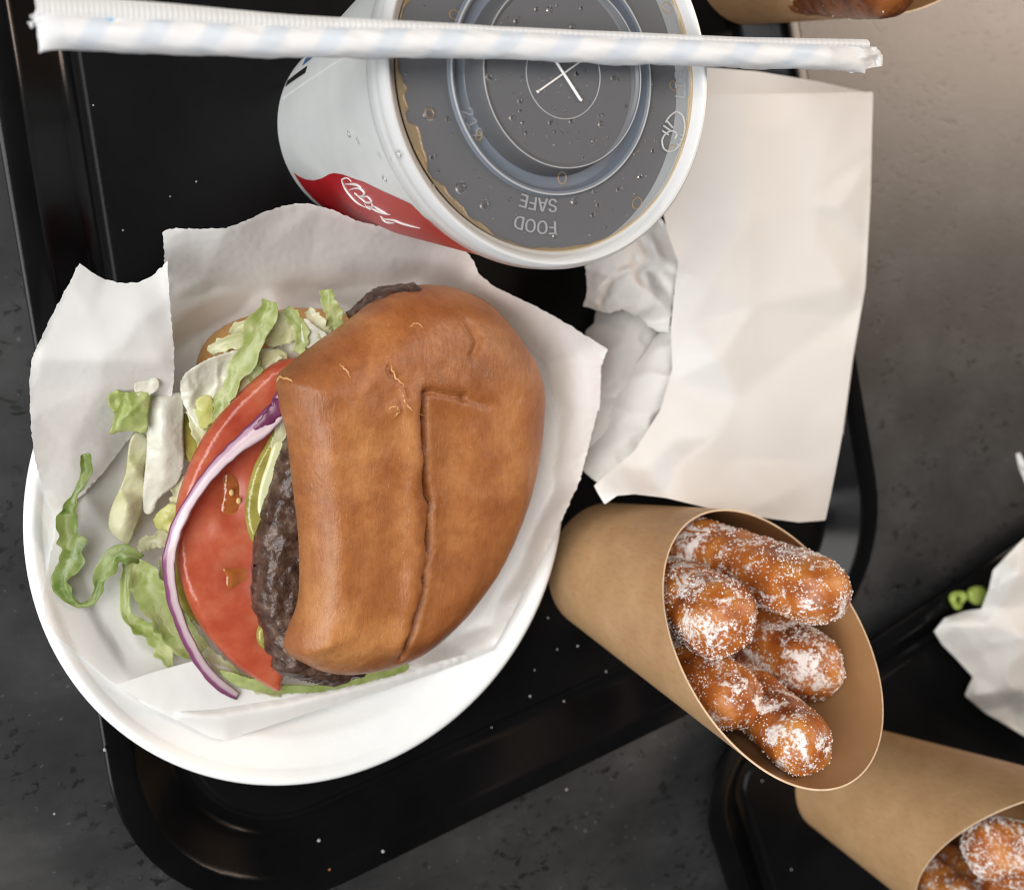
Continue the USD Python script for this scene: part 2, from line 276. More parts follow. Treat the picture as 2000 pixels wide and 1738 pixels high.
MT['patty'] = usdkit.material(stage, L('beef_patty'), {'g': ('geometry', {}), 'n': ('noise_texture', {'scale': 260, 'detail': 4, 'roughness': .65}), 'r': ('rgb_ramp', {'ramp': [(.30, (.020, .009, .006)), (.48, (.058, .028, .018)), (.62, (.105, .060, .040)), (.75, (.20, .13, .095))]}),
    'v': ('voronoi_texture', {'feature': 'smooth_f1', 'scale': 300, 'smoothness': .8}), 'n2': ('noise_texture', {'scale': 800, 'detail': 4}), 'b': ('bump', {'invert': True, 'strength': .8, 'distance': .0014}), 'b2': ('bump', {'strength': .5, 'distance': .0009}), 'p': ('principled_bsdf', {'roughness': .36, 'specular_ior_level': .55})},
    [('g.position', 'n.vector'), ('n.fac', 'r.fac'), ('r.color', 'p.base_color'), ('g.position', 'v.vector'), ('v.distance', 'b.height'), ('g.position', 'n2.vector'), ('n2.fac', 'b2.height'), ('b.normal', 'b2.normal'), ('b2.normal', 'p.normal')], surface='p.BSDF')
MT['tomato'] = pm('tomato_flesh', (.31, .036, .016), (.42, .080, .036), c3=(.50, .165, .088), scale=60, lo=.3, hi=.72, rough=.3, bump=.15, bscale=260, bdist=.0008, subsurface_weight=.25, subsurface_scale=.004, subsurface_radius=(1, .3, .15), specular_ior_level=.6)
MT['jelly'] = pm('tomato_jelly', (.27, .062, .014), (.36, .115, .028), scale=150, rough=.12, specular_ior_level=.7, bump=.3, bscale=300)
MT['seed'] = pm('tomato_seed', (.60, .40, .17), rough=.3)
MT['pickle'] = pm('pickle_flesh', (.20, .17, .025), (.33, .29, .07), scale=130, rough=.18, bump=.2, bscale=300, specular_ior_level=.6)
MT['pickle_core'] = pm('pickle_core', (.56, .57, .32), (.64, .66, .42), scale=120, rough=.18)
MT['onion'] = usdkit.material(stage, L('red_onion'), {'u': ('uvmap', {'attribute': 'st'}), 's': ('separate_xyz', {}), 'g': ('geometry', {}), 'n': ('noise_texture', {'scale': 140, 'detail': 3}), 'ma': ('math', {'math_type': 'multiply_add', 'value2': .35, 'value3': -.17}), 'a': ('math', {'math_type': 'add'}),
    'ad2': ('math', {'math_type': 'multiply_add', 'value2': .62, 'value3': -.05}), 'a3': ('math', {'math_type': 'add'}),
    'r': ('rgb_ramp', {'ramp': [(.0, (.17, .045, .11)), (.30, (.24, .085, .17)), (.44, (.55, .40, .46)), (.75, (.66, .54, .55)), (1, (.46, .32, .38))]}),
    'b': ('bump', {'strength': .2, 'distance': .0005}), 'p': ('principled_bsdf', {'roughness': .22, 'specular_ior_level': .6})},
    [('u.UV', 's.vector'), ('g.position', 'n.vector'), ('n.fac', 'ma.value1'), ('ma.value', 'a.value1'), ('s.y', 'a.value2'), ('a.value', 'r.fac'), ('r.color', 'p.base_color'), ('n.fac', 'b.height'), ('b.normal', 'p.normal')], surface='p.BSDF')
MT['onion_dark'] = pm('onion_skin', (.085, .012, .045), (.16, .03, .09), scale=120, rough=.25)
MT['let_green'] = leaf('lettuce_green', (.15, .26, .035), (.30, .41, .11), scale=110)
MT['shred_green'] = veined('shred_green', (.19, .29, .05), (.42, .50, .19))
MT['shred_mid'] = veined('shred_light_green', (.42, .51, .15), (.68, .71, .38))
MT['shred_pale'] = veined('shred_pale', (.62, .63, .33), (.76, .75, .54), trans=.4)
MT['let_mid'] = leaf('lettuce_light_green', (.42, .51, .15), (.60, .65, .30), scale=120)
MT['let_pale'] = leaf('lettuce_pale', (.62, .62, .34), (.74, .72, .50), scale=120, trans=.3)
MT['let_white'] = leaf('lettuce_rib', (.74, .73, .60), (.80, .79, .70), scale=100, trans=.25, rough=.22)
MT['let_yellow'] = leaf('lettuce_yellow', (.66, .66, .20), (.76, .76, .36), scale=120)
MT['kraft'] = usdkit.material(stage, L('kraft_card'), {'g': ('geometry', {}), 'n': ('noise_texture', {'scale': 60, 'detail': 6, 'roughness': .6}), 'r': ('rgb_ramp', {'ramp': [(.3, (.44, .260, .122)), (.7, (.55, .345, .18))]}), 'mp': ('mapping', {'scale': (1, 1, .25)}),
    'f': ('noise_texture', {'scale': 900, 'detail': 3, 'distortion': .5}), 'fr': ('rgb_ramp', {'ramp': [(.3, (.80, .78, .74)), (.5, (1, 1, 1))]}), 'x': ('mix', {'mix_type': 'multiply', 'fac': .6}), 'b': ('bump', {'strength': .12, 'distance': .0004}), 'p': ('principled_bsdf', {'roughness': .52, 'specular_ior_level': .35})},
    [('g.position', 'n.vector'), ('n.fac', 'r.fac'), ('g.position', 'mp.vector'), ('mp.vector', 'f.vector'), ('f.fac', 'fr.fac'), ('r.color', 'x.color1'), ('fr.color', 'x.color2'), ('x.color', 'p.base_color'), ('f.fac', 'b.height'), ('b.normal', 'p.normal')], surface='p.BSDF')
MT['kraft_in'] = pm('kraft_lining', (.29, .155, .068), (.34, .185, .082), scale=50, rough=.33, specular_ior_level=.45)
MT['kraft_edge'] = pm('kraft_cut_edge', (.62, .45, .29), (.70, .53, .36), scale=300, rough=.7)
MT['churro'] = usdkit.material(stage, L('sugared_dough'), {'g': ('geometry', {}), 'n': ('noise_texture', {'scale': 90, 'detail': 4}), 'r': ('rgb_ramp', {'ramp': [(.3, (.17, .036, .006)), (.5, (.38, .108, .017)), (.7, (.56, .23, .048))]}),
    'a': ('noise_texture', {'scale': 105, 'detail': 4, 'roughness': .65, 'distortion': .8}), 'c': ('noise_texture', {'scale': 760, 'detail': 4, 'roughness': .7}), 'm1': ('math', {'math_type': 'multiply_add', 'value2': .75}), 'm2': ('math', {'math_type': 'multiply', 'value2': .42}),
    'sr': ('rgb_ramp', {'ramp': [(.605, (0, 0, 0)), (.675, (.92, .92, .92))]}), 'x': ('mix', {'color2': (.84, .79, .75)}), 'b': ('bump', {'strength': .25, 'distance': .0005}), 'b2': ('bump', {'strength': .35, 'distance': .0008}), 'p': ('principled_bsdf', {'roughness': .38, 'specular_ior_level': .5})},
    [('g.position', 'n.vector'), ('n.fac', 'r.fac'), ('g.position', 'a.vector'), ('g.position', 'c.vector'), ('c.fac', 'm2.value1'), ('a.fac', 'm1.value1'), ('m2.value', 'm1.value3'), ('m1.value', 'sr.fac'), ('sr.color', 'x.fac'), ('r.color', 'x.color1'), ('x.color', 'p.base_color'),
     ('sr.color', 'b.height'), ('c.fac', 'b2.height'), ('b.normal', 'b2.normal'), ('b2.normal', 'p.normal')], surface='p.BSDF')
MT['dough_plain'] = pm('plain_fried_dough', (.10, .024, .006), (.26, .085, .02), scale=90, rough=.35, bump=.3, bscale=400)
MT['sugar'] = pm('sugar_grains', (.88, .85, .82), rough=.25, specular_ior_level=.7)
MT['cup'] = pm('cup_board', (.72, .74, .73), (.78, .80, .79), scale=50, rough=.38, bump=.08, bscale=700, bdist=.0004)
MT['red'] = pm('red_print', (.46, .012, .018), (.50, .018, .022), scale=80, rough=.34)
MT['white_print'] = pm('white_print', (.82, .80, .79), rough=.4)
MT['black_print'] = pm('black_print', (.01, .01, .01), rough=.5)
MT['blue_print'] = pm('blue_print', (.05, .14, .30), rough=.5)
MT['seam'] = pm('cup_seam_edge', (.86, .87, .86), rough=.4)
MT['cola'] = pm('cola', (.012, .005, .003), rough=.08, specular_ior_level=.5)
MT['residue'] = usdkit.material(stage, L('cola_residue'), {'p': ('principled_bsdf', {'base_color': (.60, .46, .29), 'roughness': .10, 'specular_ior_level': .6}), 't': ('transparent_bsdf', {'color': (.92, .80, .62)}), 'm': ('mix_closure', {'fac': .72})}, [('p.BSDF', 'm.closure1'), ('t.BSDF', 'm.closure2')], surface='m.closure')
def plastic(name, see, c, rough, tint=(.93, .94, .95)):
    return usdkit.material(stage, L(name), {'g': ('geometry', {}), 'n': ('noise_texture', {'scale': 260, 'detail': 3}), 'b': ('bump', {'strength': .06, 'distance': .0005}), 'p': ('principled_bsdf', {'base_color': c, 'roughness': rough, 'specular_ior_level': .5}), 't': ('transparent_bsdf', {'color': tint}),
        'm': ('mix_closure', {'fac': see})}, [('g.position', 'n.vector'), ('n.fac', 'b.height'), ('b.normal', 'p.normal'), ('p.BSDF', 'm.closure1'), ('t.BSDF', 'm.closure2')], surface='m.closure')
MT['lid'] = plastic('lid_plastic', .60, (.26, .27, .29), .22)
MT['lid_wall'] = plastic('lid_wall_plastic', .45, (.27, .31, .37), .25)
MT['lid_rim'] = plastic('lid_rim_plastic', .33, (.82, .83, .83), .2)
MT['lid_line'] = plastic('lid_embossing', .45, (.62, .62, .62), .2)
MT['lid_text'] = plastic('lid_lettering', .60, (.50, .51, .53), .10)
MT['drop'] = usdkit.material(stage, L('water_drop'), {'p': ('glass_bsdf', {'color': (1, 1, 1), 'roughness': 0.0, 'IOR': 1.33})}, surface='p.BSDF')
MT['straw_paper'] = usdkit.material(stage, L('straw_sleeve_paper'), {'g': ('geometry', {}), 'n': ('noise_texture', {'scale': 240, 'detail': 3}), 'b': ('bump', {'strength': .25, 'distance': .0006}), 'u': ('uvmap', {'attribute': 'st'}), 's': ('separate_xyz', {}),
    'w': ('wave_texture', {'wave_type': 'bands', 'bands_direction': 'x', 'scale': 28}), 'p': ('principled_bsdf', {'base_color': (.92, .925, .925), 'roughness': .5}), 't': ('transparent_bsdf', {'color': (.96, .97, 1)}), 'tl': ('translucent_bsdf', {'color': (.85, .86, .88)}),
    'm': ('mix_closure', {'fac': .18}), 'm2': ('mix_closure', {'fac': .3})},
    [('g.position', 'n.vector'), ('n.fac', 'b.height'), ('b.normal', 'p.normal'), ('p.BSDF', 'm.closure1'), ('t.BSDF', 'm.closure2'), ('m.closure', 'm2.closure1'), ('tl.BSDF', 'm2.closure2')], surface='m2.closure')
MT['straw'] = usdkit.material(stage, L('striped_straw'), {'u': ('uvmap', {'attribute': 'st'}), 's': ('separate_xyz', {}), 'm1': ('math', {'math_type': 'multiply_add', 'value2': 13.0}), 'fr': ('math', {'math_type': 'fraction'}),
    'r': ('rgb_ramp', {'ramp': [(.0, (.86, .86, .86)), (.54, (.86, .86, .86)), (.60, (.20, .50, .76)), (.94, (.20, .50, .76)), (1.0, (.86, .86, .86))]}), 'p': ('principled_bsdf', {'roughness': .35})},
    [('u.UV', 's.vector'), ('s.x', 'm1.value1'), ('s.y', 'm1.value3'), ('m1.value', 'fr.value1'), ('fr.value', 'r.fac'), ('r.color', 'p.base_color')], surface='p.BSDF')
MT['chili'] = leaf('green_pepper_skin', (.33, .45, .06), (.50, .60, .16), scale=200, trans=.3)
MT['salt'] = pm('salt_crumb', (.50, .49, .47), (.34, .33, .31), scale=900, rough=.6)
MT['crumb'] = pm('brown_crumb', (.40, .14, .04), rough=.7)

# ---------------------------------------------------------------- the table
tb = trimesh.creation.box((1.5, 1.3, .03)); tb.apply_translation((.35, -.05, -.015))
p = fresh('/World', 'table_top'); m_ = usdkit.mesh(stage, p, tb, MT['table']); tag(m_.GetPrim(), 'dark charcoal table top with a pitted stone look under the trays', 'table', None, 'structure')

# ---------------------------------------------------------------- trays
def rounded_ring(corners, r, off, n=14):
    """a quadrilateral's outline with rounded corners of radius r, grown by off; counterclockwise corners"""
    c = np.asarray(corners, float); out = []; k = len(c)
    for i in range(k):
        a, b, d = c[i - 1], c[i], c[(i + 1) % k]
        u, w = (a - b) / np.linalg.norm(a - b), (d - b) / np.linalg.norm(d - b); ang = np.arccos(u @ w); bis = (u + w) / np.linalg.norm(u + w)
        cen = b + bis * r / np.sin(ang / 2); n0, n1 = np.array([-(-u)[1], (-u)[0]]) * -1, np.array([w[1], -w[0]])
        a0 = math.atan2(n0[1], n0[0]); a1 = math.atan2(n1[1], n1[0])
        if a1 < a0: a1 += 2 * math.pi
        t = np.linspace(a0, a1, n); out.append(cen + (r + off) * np.stack([np.cos(t), np.sin(t)], 1))
    return np.vstack(out)
def tray(corners, r, label, loc, hgt=.0165):
    """corners of the outer rim, counterclockwise"""
    t = thing('serving_tray', label, 'tray', (*np.mean(corners, 0), 0))
    prof = [(-.0250, .0046), (-.0235, .0046), (-.0215, .0052), (-.0200, .0064), (-.0100, hgt - .0018), (-.0085, hgt - .0006), (-.0068, hgt), (-.0014, hgt - .0004), (-.0003, hgt - .0010), (0, hgt - .0022), (-.0008, hgt - .0034), (-.0020, hgt - .0030), (-.0068, hgt - .0026), (-.0100, hgt - .0045), (-.0205, .0010), (-.0250, .0005)]
    rings = [np.c_[rounded_ring(corners, r, d), np.full(4 * 14, z)] for d, z in prof]
    v = np.stack(rings, 1); n = v.shape[0]; part(t, 'rim', (v.reshape(-1, 3), grid_faces(n, len(prof), closed_n=True)), MT['tray'], 40)
    # the floor: a panel slightly raised above the gutter
    fl = [(-.0250, .0046), (-.0262, .0047), (-.0270, .0058), (-.0282, .0064)]
    rings = [np.c_[rounded_ring(corners, r, d), np.full(n, z)] for d, z in fl]; cen = np.array([[*np.mean(corners, 0), .0064]])
    v = np.vstack([np.stack(rings, 1).reshape(-1, 3), cen]); f = grid_faces(n, len(fl), closed_n=True); k = np.arange(n) * len(fl) + len(fl) - 1
    f = np.vstack([f, np.stack([k, np.roll(k, -1), np.full(n, len(v) - 1)], 1)]); part(t, 'floor_panel', (v, f), MT['tray_floor'], 40)
    rings = [np.c_[rounded_ring(corners, r, -.0250), np.full(n, .0005)]]; v = np.vstack([rings[0], [[*np.mean(corners, 0), .0005]]]); k = np.arange(n)
    part(t, 'underside', (v, np.stack([np.roll(k, -1), k, np.full(n, n)], 1)), MT['tray'])
    return t
def meet(a, b, c, d):
    """where the line through pixels a, b meets the line through c, d"""
    a, b, c, d = map(lambda q: np.array(q, float), (a, b, c, d)); A = np.stack([b - a, c - d], 1); s = np.linalg.solve(A, c - a); return a + s[0] * (b - a)
ZR = .0155
_l = [(0, 287), (193, 1411)]; _b = [(700, 1712), (1334, 1401)]; _r = [(1563, 50), (1703, 880)]
BL, BR = P(*meet(*_l, *_b), ZR)[:2], P(*meet(*_b, *_r), ZR)[:2]
_lu = P(0, 287, ZR)[:2] - BL; _ru = P(1563, 50, ZR)[:2] - BR
TL, TR = BL + _lu / np.linalg.norm(_lu) * .42, BR + _ru / np.linalg.norm(_ru) * .42
tray([BL, BR, TR, TL], .062, 'large black plastic tray under the burger plate, the drink cup and the bag', None)
C2 = P(1385, 1462, ZR)[:2]; e1 = P(1990, 1058, ZR)[:2] - C2; e2 = P(1374, 1738, ZR)[:2] - P(1366, 1600, ZR)[:2]
e1 /= np.linalg.norm(e1); e2 = np.array([e1[1], -e1[0]])
C2 = C2 - e1 * .011
tray([C2, C2 + e2 * .30, C2 + e2 * .30 + e1 * .40, C2 + e1 * .40], .038, 'second black tray at the lower right under the other churro cup', None)

# ---------------------------------------------------------------- plate
PC = np.array([.1320, -.0740]); PZ = .0065
t = thing('plate', 'round white fibre plate under the wrapped burger', 'plate', (*PC, PZ))
prof = [(0, .0012), (.050, .0012), (.058, .0020), (.066, .0050), (.0745, .0140), (.0765, .0156), (.0800, .0170), (.0842, .0186), (.0850, .0192), (.0868, .0204), (.0882, .0206), (.0893, .0202), (.0899, .0194), (.0898, .0182), (.0885, .0178), (.0845, .0172), (.0770, .0146), (.0650, .0030), (.056, .0002), (.048, 0), (0, 0)]
part(t, 'plate_body', revolve([(a, b + PZ) for a, b in prof], PC, 160), MT['plate'], 50)

_pu = prof[:13] + [(.0955, .0190)]
def on_plate(v): return np.interp(np.hypot(v[:, 0] - PC[0], v[:, 1] - PC[1]), [a for a, b in _pu], [b + PZ for a, b in _pu], right=0) + .0014
# ---------------------------------------------------------------- burger wrapper
wr = thing('burger_wrapper', 'torn white paper wrapper pocket holding the burger on the plate', 'paper wrapper', (*PC, .009))
main = [(318, 455, .044), (324, 448, .045), (345, 446, .046), (400, 447, .048), (440, 445, .050), (480, 432, .052), (520, 412, .055), (560, 400, .057), (600, 397, .058), (650, 410, .057), (700, 432, .056), (760, 447, .056), (850, 462, .055), (900, 478, .054), (922, 505, .053), (935, 535, .052), (965, 560, .052), (1050, 600, .053), (1120, 640, .054), (1187, 682, .056),
        (1174, 715, .055), (1172, 790, .053), (1155, 850, .050), (1132, 940, .047), (1100, 1010, .044), (1060, 1085, .040), (1010, 1180, .034), (966, 1262, .029), (900, 1280, .028), (800, 1308, .027), (660, 1340, .026), (500, 1372, .0255), (420, 1384, .0255), (330, 1388, .025), (280, 1368, .0245),
        (217, 1329, .024), (145, 1271, .0235), (106, 1237, .0235), (87, 1209, .0235), (84, 1170, .0235), (92, 1110, .024), (108, 1045, .024), (111, 1010, .022), (140, 930, .020), (200, 850, .018), (290, 770, .018), (330, 700, .016), (324, 560, .026)]
inner = [(400, 640, .014), (450, 600, .015), (400, 540, .030), (520, 560, .022), (600, 580, .014), (520, 480, .040), (700, 580, .014), (700, 500, .036), (820, 540, .030), (900, 560, .034), (950, 640, .022), (1060, 720, .024), (1075, 800, .020), (1110, 700, .042), (1120, 800, .040), (1060, 950, .018), (1095, 900, .034), (1010, 1090, .020), (950, 1190, .019), (870, 1265, .019), (700, 1308, .018), (560, 1330, .018), (420, 1340, .019),
         (300, 1000, .015), (230, 1000, .016), (215, 1045, .0205), (165, 960, .021), (250, 900, .0150), (180, 1150, .0215), (330, 1260, .018), (250, 1250, .020), (400, 1000, .012), (500, 900, .012), (600, 1200, .014), (800, 1100, .012), (900, 800, .012), (600, 700, .012)]
part(wr, 'paper_sheet', sheet(main, inner, step=7, smooth=3, amp=.0014, scale=120, torn=1.6, seed=4, floor=on_plate), MT['wrap'])
flap = [(155, 514, .052), (180, 532, .051), (205, 546, .050), (230, 552, .050), (252, 553, .050), (275, 550, .050), (300, 537, .051), (322, 515, .053), (327, 508, .054), (331, 580, .050), (337, 650, .047), (341, 700, .044), (340, 730, .041), (337, 770, .035), (290, 800, .028), (250, 860, .023), (200, 925, .0225), (165, 962, .0235), (111, 1012, .0245), (87, 963, .0270), (68, 900, .0330), (60, 830, .0390), (57, 745, .0440), (62, 700, .0465), (100, 618, .049)]
part(wr, 'paper_flap', sheet(flap, [(80, 700, .0475), (200, 705, .0475), (310, 705, .046), (180, 620, .050), (280, 620, .0500), (200, 760, .0400), (280, 750, .0390), (130, 880, .0310), (200, 850, .0290)], step=7, smooth=3, amp=.0007, scale=110, torn=1.6, seed=9), MT['wrap'], label='bright folded front flap of the wrapper')
foldA = [(226, 1337, .0280), (300, 1312, .0285), (390, 1287, .0290), (470, 1312, .0288), (560, 1334, .0285), (655, 1331, .0285), (662, 1339, .0285), (560, 1363, .0280), (420, 1385, .0280), (332, 1390, .0280), (278, 1368, .0278)]
part(wr, 'paper_fold', sheet(foldA, [], step=7, smooth=2, amp=.0003, scale=50, seed=12, floor=lambda v: on_plate(v) + .0006), MT['wrap'])
foldB = [(240, 1352, .0240), (330, 1388, .0260), (420, 1384, .0265), (560, 1362, .0268), (660, 1339, .0268), (800, 1307, .0268), (965, 1262, .0288), (969, 1268, .0282), (900, 1296, .0265), (760, 1345, .0255), (600, 1393, .0250), (440, 1446, .0245), (415, 1440, .0240), (360, 1413, .0240), (300, 1385, .0238)]
part(wr, 'paper_fold', sheet(foldB, [(x, y + 9, z + .0022) for x, y, z in resample([(330, 1392, .0262), (420, 1390, .0268), (560, 1368, .0272), (660, 1345, .0272), (800, 1313, .0272), (955, 1266, .0284)], 14, False)], step=7, smooth=2, amp=.0003, scale=60, seed=15, floor=on_plate), MT['wrap'])

# ---------------------------------------------------------------- burger
bg = thing('hamburger', 'hamburger with a shiny brown bun, patty, tomato, onion and lettuce in the white wrapper', 'hamburger', (*P(620, 980, .02)[:2], .016))
ob = PP(spline_closed([(392, 695), (412, 660), (450, 632), (520, 611), (600, 602), (700, 618), (880, 700), (950, 880), (900, 1120), (720, 1270), (540, 1262), (430, 1160), (390, 950), (380, 800)], 6), .024)
part(bg, 'bottom_bun', pillow(ob, .0300, .0150, edge=.006, step=.003, rough=.0004, rscale=120), MT['bun_low'])
# top bun
BO = [(537, 742), (552, 722), (620, 668), (700, 612), (745, 578), (790, 560), (860, 557), (930, 577), (990, 628), (1030, 688), (1050, 740), (1054, 790), (1046, 880), (1026, 985), (992, 1075), (942, 1160), (890, 1222), (812, 1285), (720, 1313), (640, 1313), (585, 1292), (558, 1268), (566, 1225), (583, 1180), (586, 1100), (580, 1010), (570, 930), (562, 860), (548, 800), (541, 765)]
def bun_z(q):
    s = np.clip((q[:, 0] - 560) / 490, 0, 1); z = .0790 - .0215 * s ** 1.5
    return z - .006 * np.clip((760 - q[:, 1]) / 200, 0, 1) ** 1.5 - .005 * np.clip((q[:, 1] - 1130) / 180, 0, 1) ** 1.6
_bo = spline_closed(BO, 5); bz = PP(np.c_[_bo, bun_z(_bo) - .0150], 0)
def gauss_line(q, line, w):
    d = shapely.distance(shapely.points(q[:, 0], q[:, 1]), LineString(line)); return np.exp(-(d / w) ** 2)
def bun_top(x, y):
    z = np.full(len(x), .070)
    for _ in range(3): z = bun_z(px_of(np.stack([x, y, z], -1)))
    return z
def bun_detail(pts, d):
    q = px_of(np.c_[pts, np.full(len(pts), .073)]); q0 = np.c_[q, np.zeros(len(q))]
    q = q + 17 * (np.stack([meshkit.fbm(q0 / 45 + 5, 3, 3), meshkit.fbm(q0 / 45 + 50, 3, 4)], 1) - .5)
    cw = .5 + meshkit.fbm(q0 / 60 + 9, 2, 6)
    z = -.0038 * cw * gauss_line(q, [(840, 778), (839, 830), (841, 900), (848, 960), (850, 1050), (845, 1110), (835, 1160), (818, 1230), (808, 1300)], 7)
    z += .0022 * gauss_line(q, [(812, 780), (812, 950), (815, 1100), (790, 1270)], 24)
    z -= .0022 * np.exp(-((q[:, 0] - 895) / 42) ** 2) * np.clip((q[:, 1] - 760) / 60, 0, 1) * np.clip((1290 - q[:, 1]) / 200, 0, 1)
    z += -.0028 * cw * gauss_line(q, [(838, 770), (880, 772), (930, 780)], 5) - .0010 * gauss_line(q, [(930, 780), (985, 795)], 7)
    z += -.0012 * gauss_line(q, [(762, 712), (772, 735), (790, 748), (800, 770)], 4) + .0010 * gauss_line(q, [(790, 745), (788, 780), (795, 800)], 6) + .0012 * gauss_line(q, [(760, 800), (768, 792), (776, 800), (768, 810), (760, 800)], 4)
    z += .0009 * gauss_line(q, [(622, 860), (640, 1050), (628, 1260)], 30) - .0008 * gauss_line(q, [(690, 880), (700, 1000), (690, 1160)], 24)
    z += -.0012 * gauss_line(q, [(950, 640), (962, 670), (950, 700)], 8)
    z += .0012 * gauss_line(q, [(545, 735), (565, 742)], 7) - .0010 * gauss_line(q, [(622, 1200), (630, 1205)], 6)
    n = meshkit.fbm(np.c_[q / 90, np.zeros(len(q))], 3, 11) - .5
    return z + .0014 * n
bun = pillow(bz, bun_top, lambda x, y: bun_top(x, y) - .021, edge=.0165, step=.0011, zmid=lambda x, y: bun_top(x, y) - .0150, rough=.00025, rscale=220, seed=3, top_fn=bun_detail, power=2.0)
tbn = part(bg, 'top_bun', bun, MT['bun'])
_nn = __import__('scipy.spatial', fromlist=['cKDTree']).cKDTree(px_of(bun[0][:len(bun[0]) // 2]))
def on_bun(pts, n=24):
    q = spline_open(pts, n); return bun[0][_nn.query(q, 5)[1]].mean(1)
for k, (w, pts) in enumerate(((.00045, [(762, 712), (768, 728), (775, 740), (790, 749)]), (.00040, [(790, 748), (787, 768), (792, 790), (803, 800), (832, 812)]), (.00050, [(758, 806), (762, 796), (772, 794), (777, 802), (770, 812)]), (.0006, [(534, 745), (545, 738), (560, 739), (572, 746)]), (.00035, [(662, 712), (676, 722), (684, 736)]), (.00035, [(800, 640), (812, 634), (828, 640)]))):
    q = on_bun(pts); part(tbn, 'crust_flake', tube(q, .75 * w * np.sin(np.linspace(.3, np.pi - .3, len(q))) * (1 + .5 * (rng.random(len(q)) - .5)), 6), MT['bun_flake'])
# patty
pa = [(560, 845), (548, 880), (528, 940), (512, 985), (503, 1030), (499, 1085), (497, 1130), (500, 1180), (512, 1225), (530, 1285), (548, 1312), (590, 1326), (640, 1337), (685, 1328), (725, 1290), (800, 1180), (900, 1020), (950, 820), (900, 650), (830, 570), (792, 554), (755, 557), (722, 574), (697, 600), (680, 622), (720, 650), (640, 740)]
pz = PP(spline_closed(pa, 5), .050); pz[:, :2] += .0016 * (np.stack([meshkit.fbm(pz * 260, 3, k) for k in (1, 2)], 1) - .5) * 2
part(bg, 'beef_patty', pillow(pz, .0570, .0420, edge=.005, step=.0013, rough=.0012, rscale=330, seed=8), MT['patty'])
# tomato
an = np.linspace(0, 2 * np.pi, 80, endpoint=False)
to = np.stack([600 - 258 * np.cos(an) + 18 * np.cos(2 * an), 1022 + 345 * np.sin(an)], 1)
to = [(560, 698), (500, 735), (450, 785), (405, 845), (372, 910), (350, 975), (343, 1040), (346, 1100), (362, 1160), (392, 1220), (430, 1270), (475, 1312), (520, 1342), (553, 1356), (558, 1320), (640, 1290), (720, 1200), (760, 1020), (740, 850), (680, 740)]
toz = PP(spline_closed(to, 5), .040)
def tomato_top(x, y):
    q = px_of(np.stack([x, y, np.full_like(x, .044)], -1)); return .0425 + .004 * np.clip((q[:, 0] - 380) / 200, 0, 1) - .006 * np.clip((q[:, 1] - 1180) / 180, 0, 1)
def tomato_detail(pts, d):
    q = px_of(np.c_[pts, np.full(len(pts), .044)]); z = 0
    for cx, cy, a, b, h in ((452, 965, 26, 48, -.0016), (470, 1128, 34, 40, -.0014), (520, 1250, 16, 30, -.001)): z = z + h * np.exp(-((q[:, 0] - cx) / a) ** 2 - ((q[:, 1] - cy) / b) ** 2)
    return z + .0010 * gauss_line(q, [(430, 1040), (490, 1050)], 20)
tm = part(bg, 'tomato_slice', pillow(toz, tomato_top, lambda x, y: tomato_top(x, y) - .0075, edge=.0028, step=.0015, rough=.00018, rscale=220, seed=5, top_fn=tomato_detail, power=2.4), MT['tomato'])
for pts, z in (([(440, 925), (458, 918), (478, 945), (480, 1000), (470, 1020), (448, 1010), (432, 1000), (438, 960)], .0452), ([(432, 1095), (450, 1108), (480, 1100), (500, 1112), (490, 1140), (462, 1150), (448, 1165), (440, 1140)], .0448), ([(500, 1225), (522, 1215), (530, 1262), (515, 1270)], .0445)):
    pp = PP(spline_closed(pts, 3), z - .001); zt_ = tomato_top(pp[:, 0], pp[:, 1]).mean() - .0007
    jl = part(tm, 'seed_pocket', pillow(pp, zt_ + .0001, zt_ - .0022, edge=.0030, step=.0006, rough=.0007, rscale=200, seed=2), MT['jelly'])
for x, y in ((452, 962), (466, 978)):
    s = trimesh.creation.icosphere(2, .0007); s.apply_scale((1, 1.4, .6)); s.apply_translation(P(x, y, .0449)); part(tm, 'tomato_seed', s, MT['seed'])
# pickle slices
pk = [(548, 830), (520, 862), (497, 905), (482, 955), (477, 1005), (484, 1040), (500, 1065), (560, 1040), (600, 900)]
part(bg, 'pickle_slice', pillow(PP(spline_closed(pk, 4), .047), .0492, .0462, edge=.0016, step=.0012, rough=.0001), MT['pickle'])
pc = [(545, 850), (528, 885), (510, 940), (503, 985), (510, 1010), (560, 1000), (590, 900)]
part(bg, 'pickle_slice', pillow(PP(spline_closed(pc, 4), .0492), .0499, .0484, edge=.0010, step=.0010), MT['pickle_core'], label='pale core of the pickle slice')
part(bg, 'pickle_slice', pillow(PP(spline_closed([(512, 1215), (500, 1240), (508, 1262), (540, 1275), (560, 1240)], 4), .0435), .0450, .0425, edge=.0014, step=.0012), MT['pickle'])
part(bg, 'pickle_slice', pillow(PP(spline_closed([(356, 805), (392, 860), (396, 900), (372, 905), (352, 870)], 4), .029), .0305, .0275, edge=.0014, step=.0012), MT['pickle'])
part(bg, 'pickle_slice', pillow(PP(spline_closed([(322, 1085), (345, 1080), (395, 1180), (420, 1240), (380, 1215), (345, 1170)], 4), .031), .0325, .0295, edge=.0014, step=.0012), MT['pickle'])
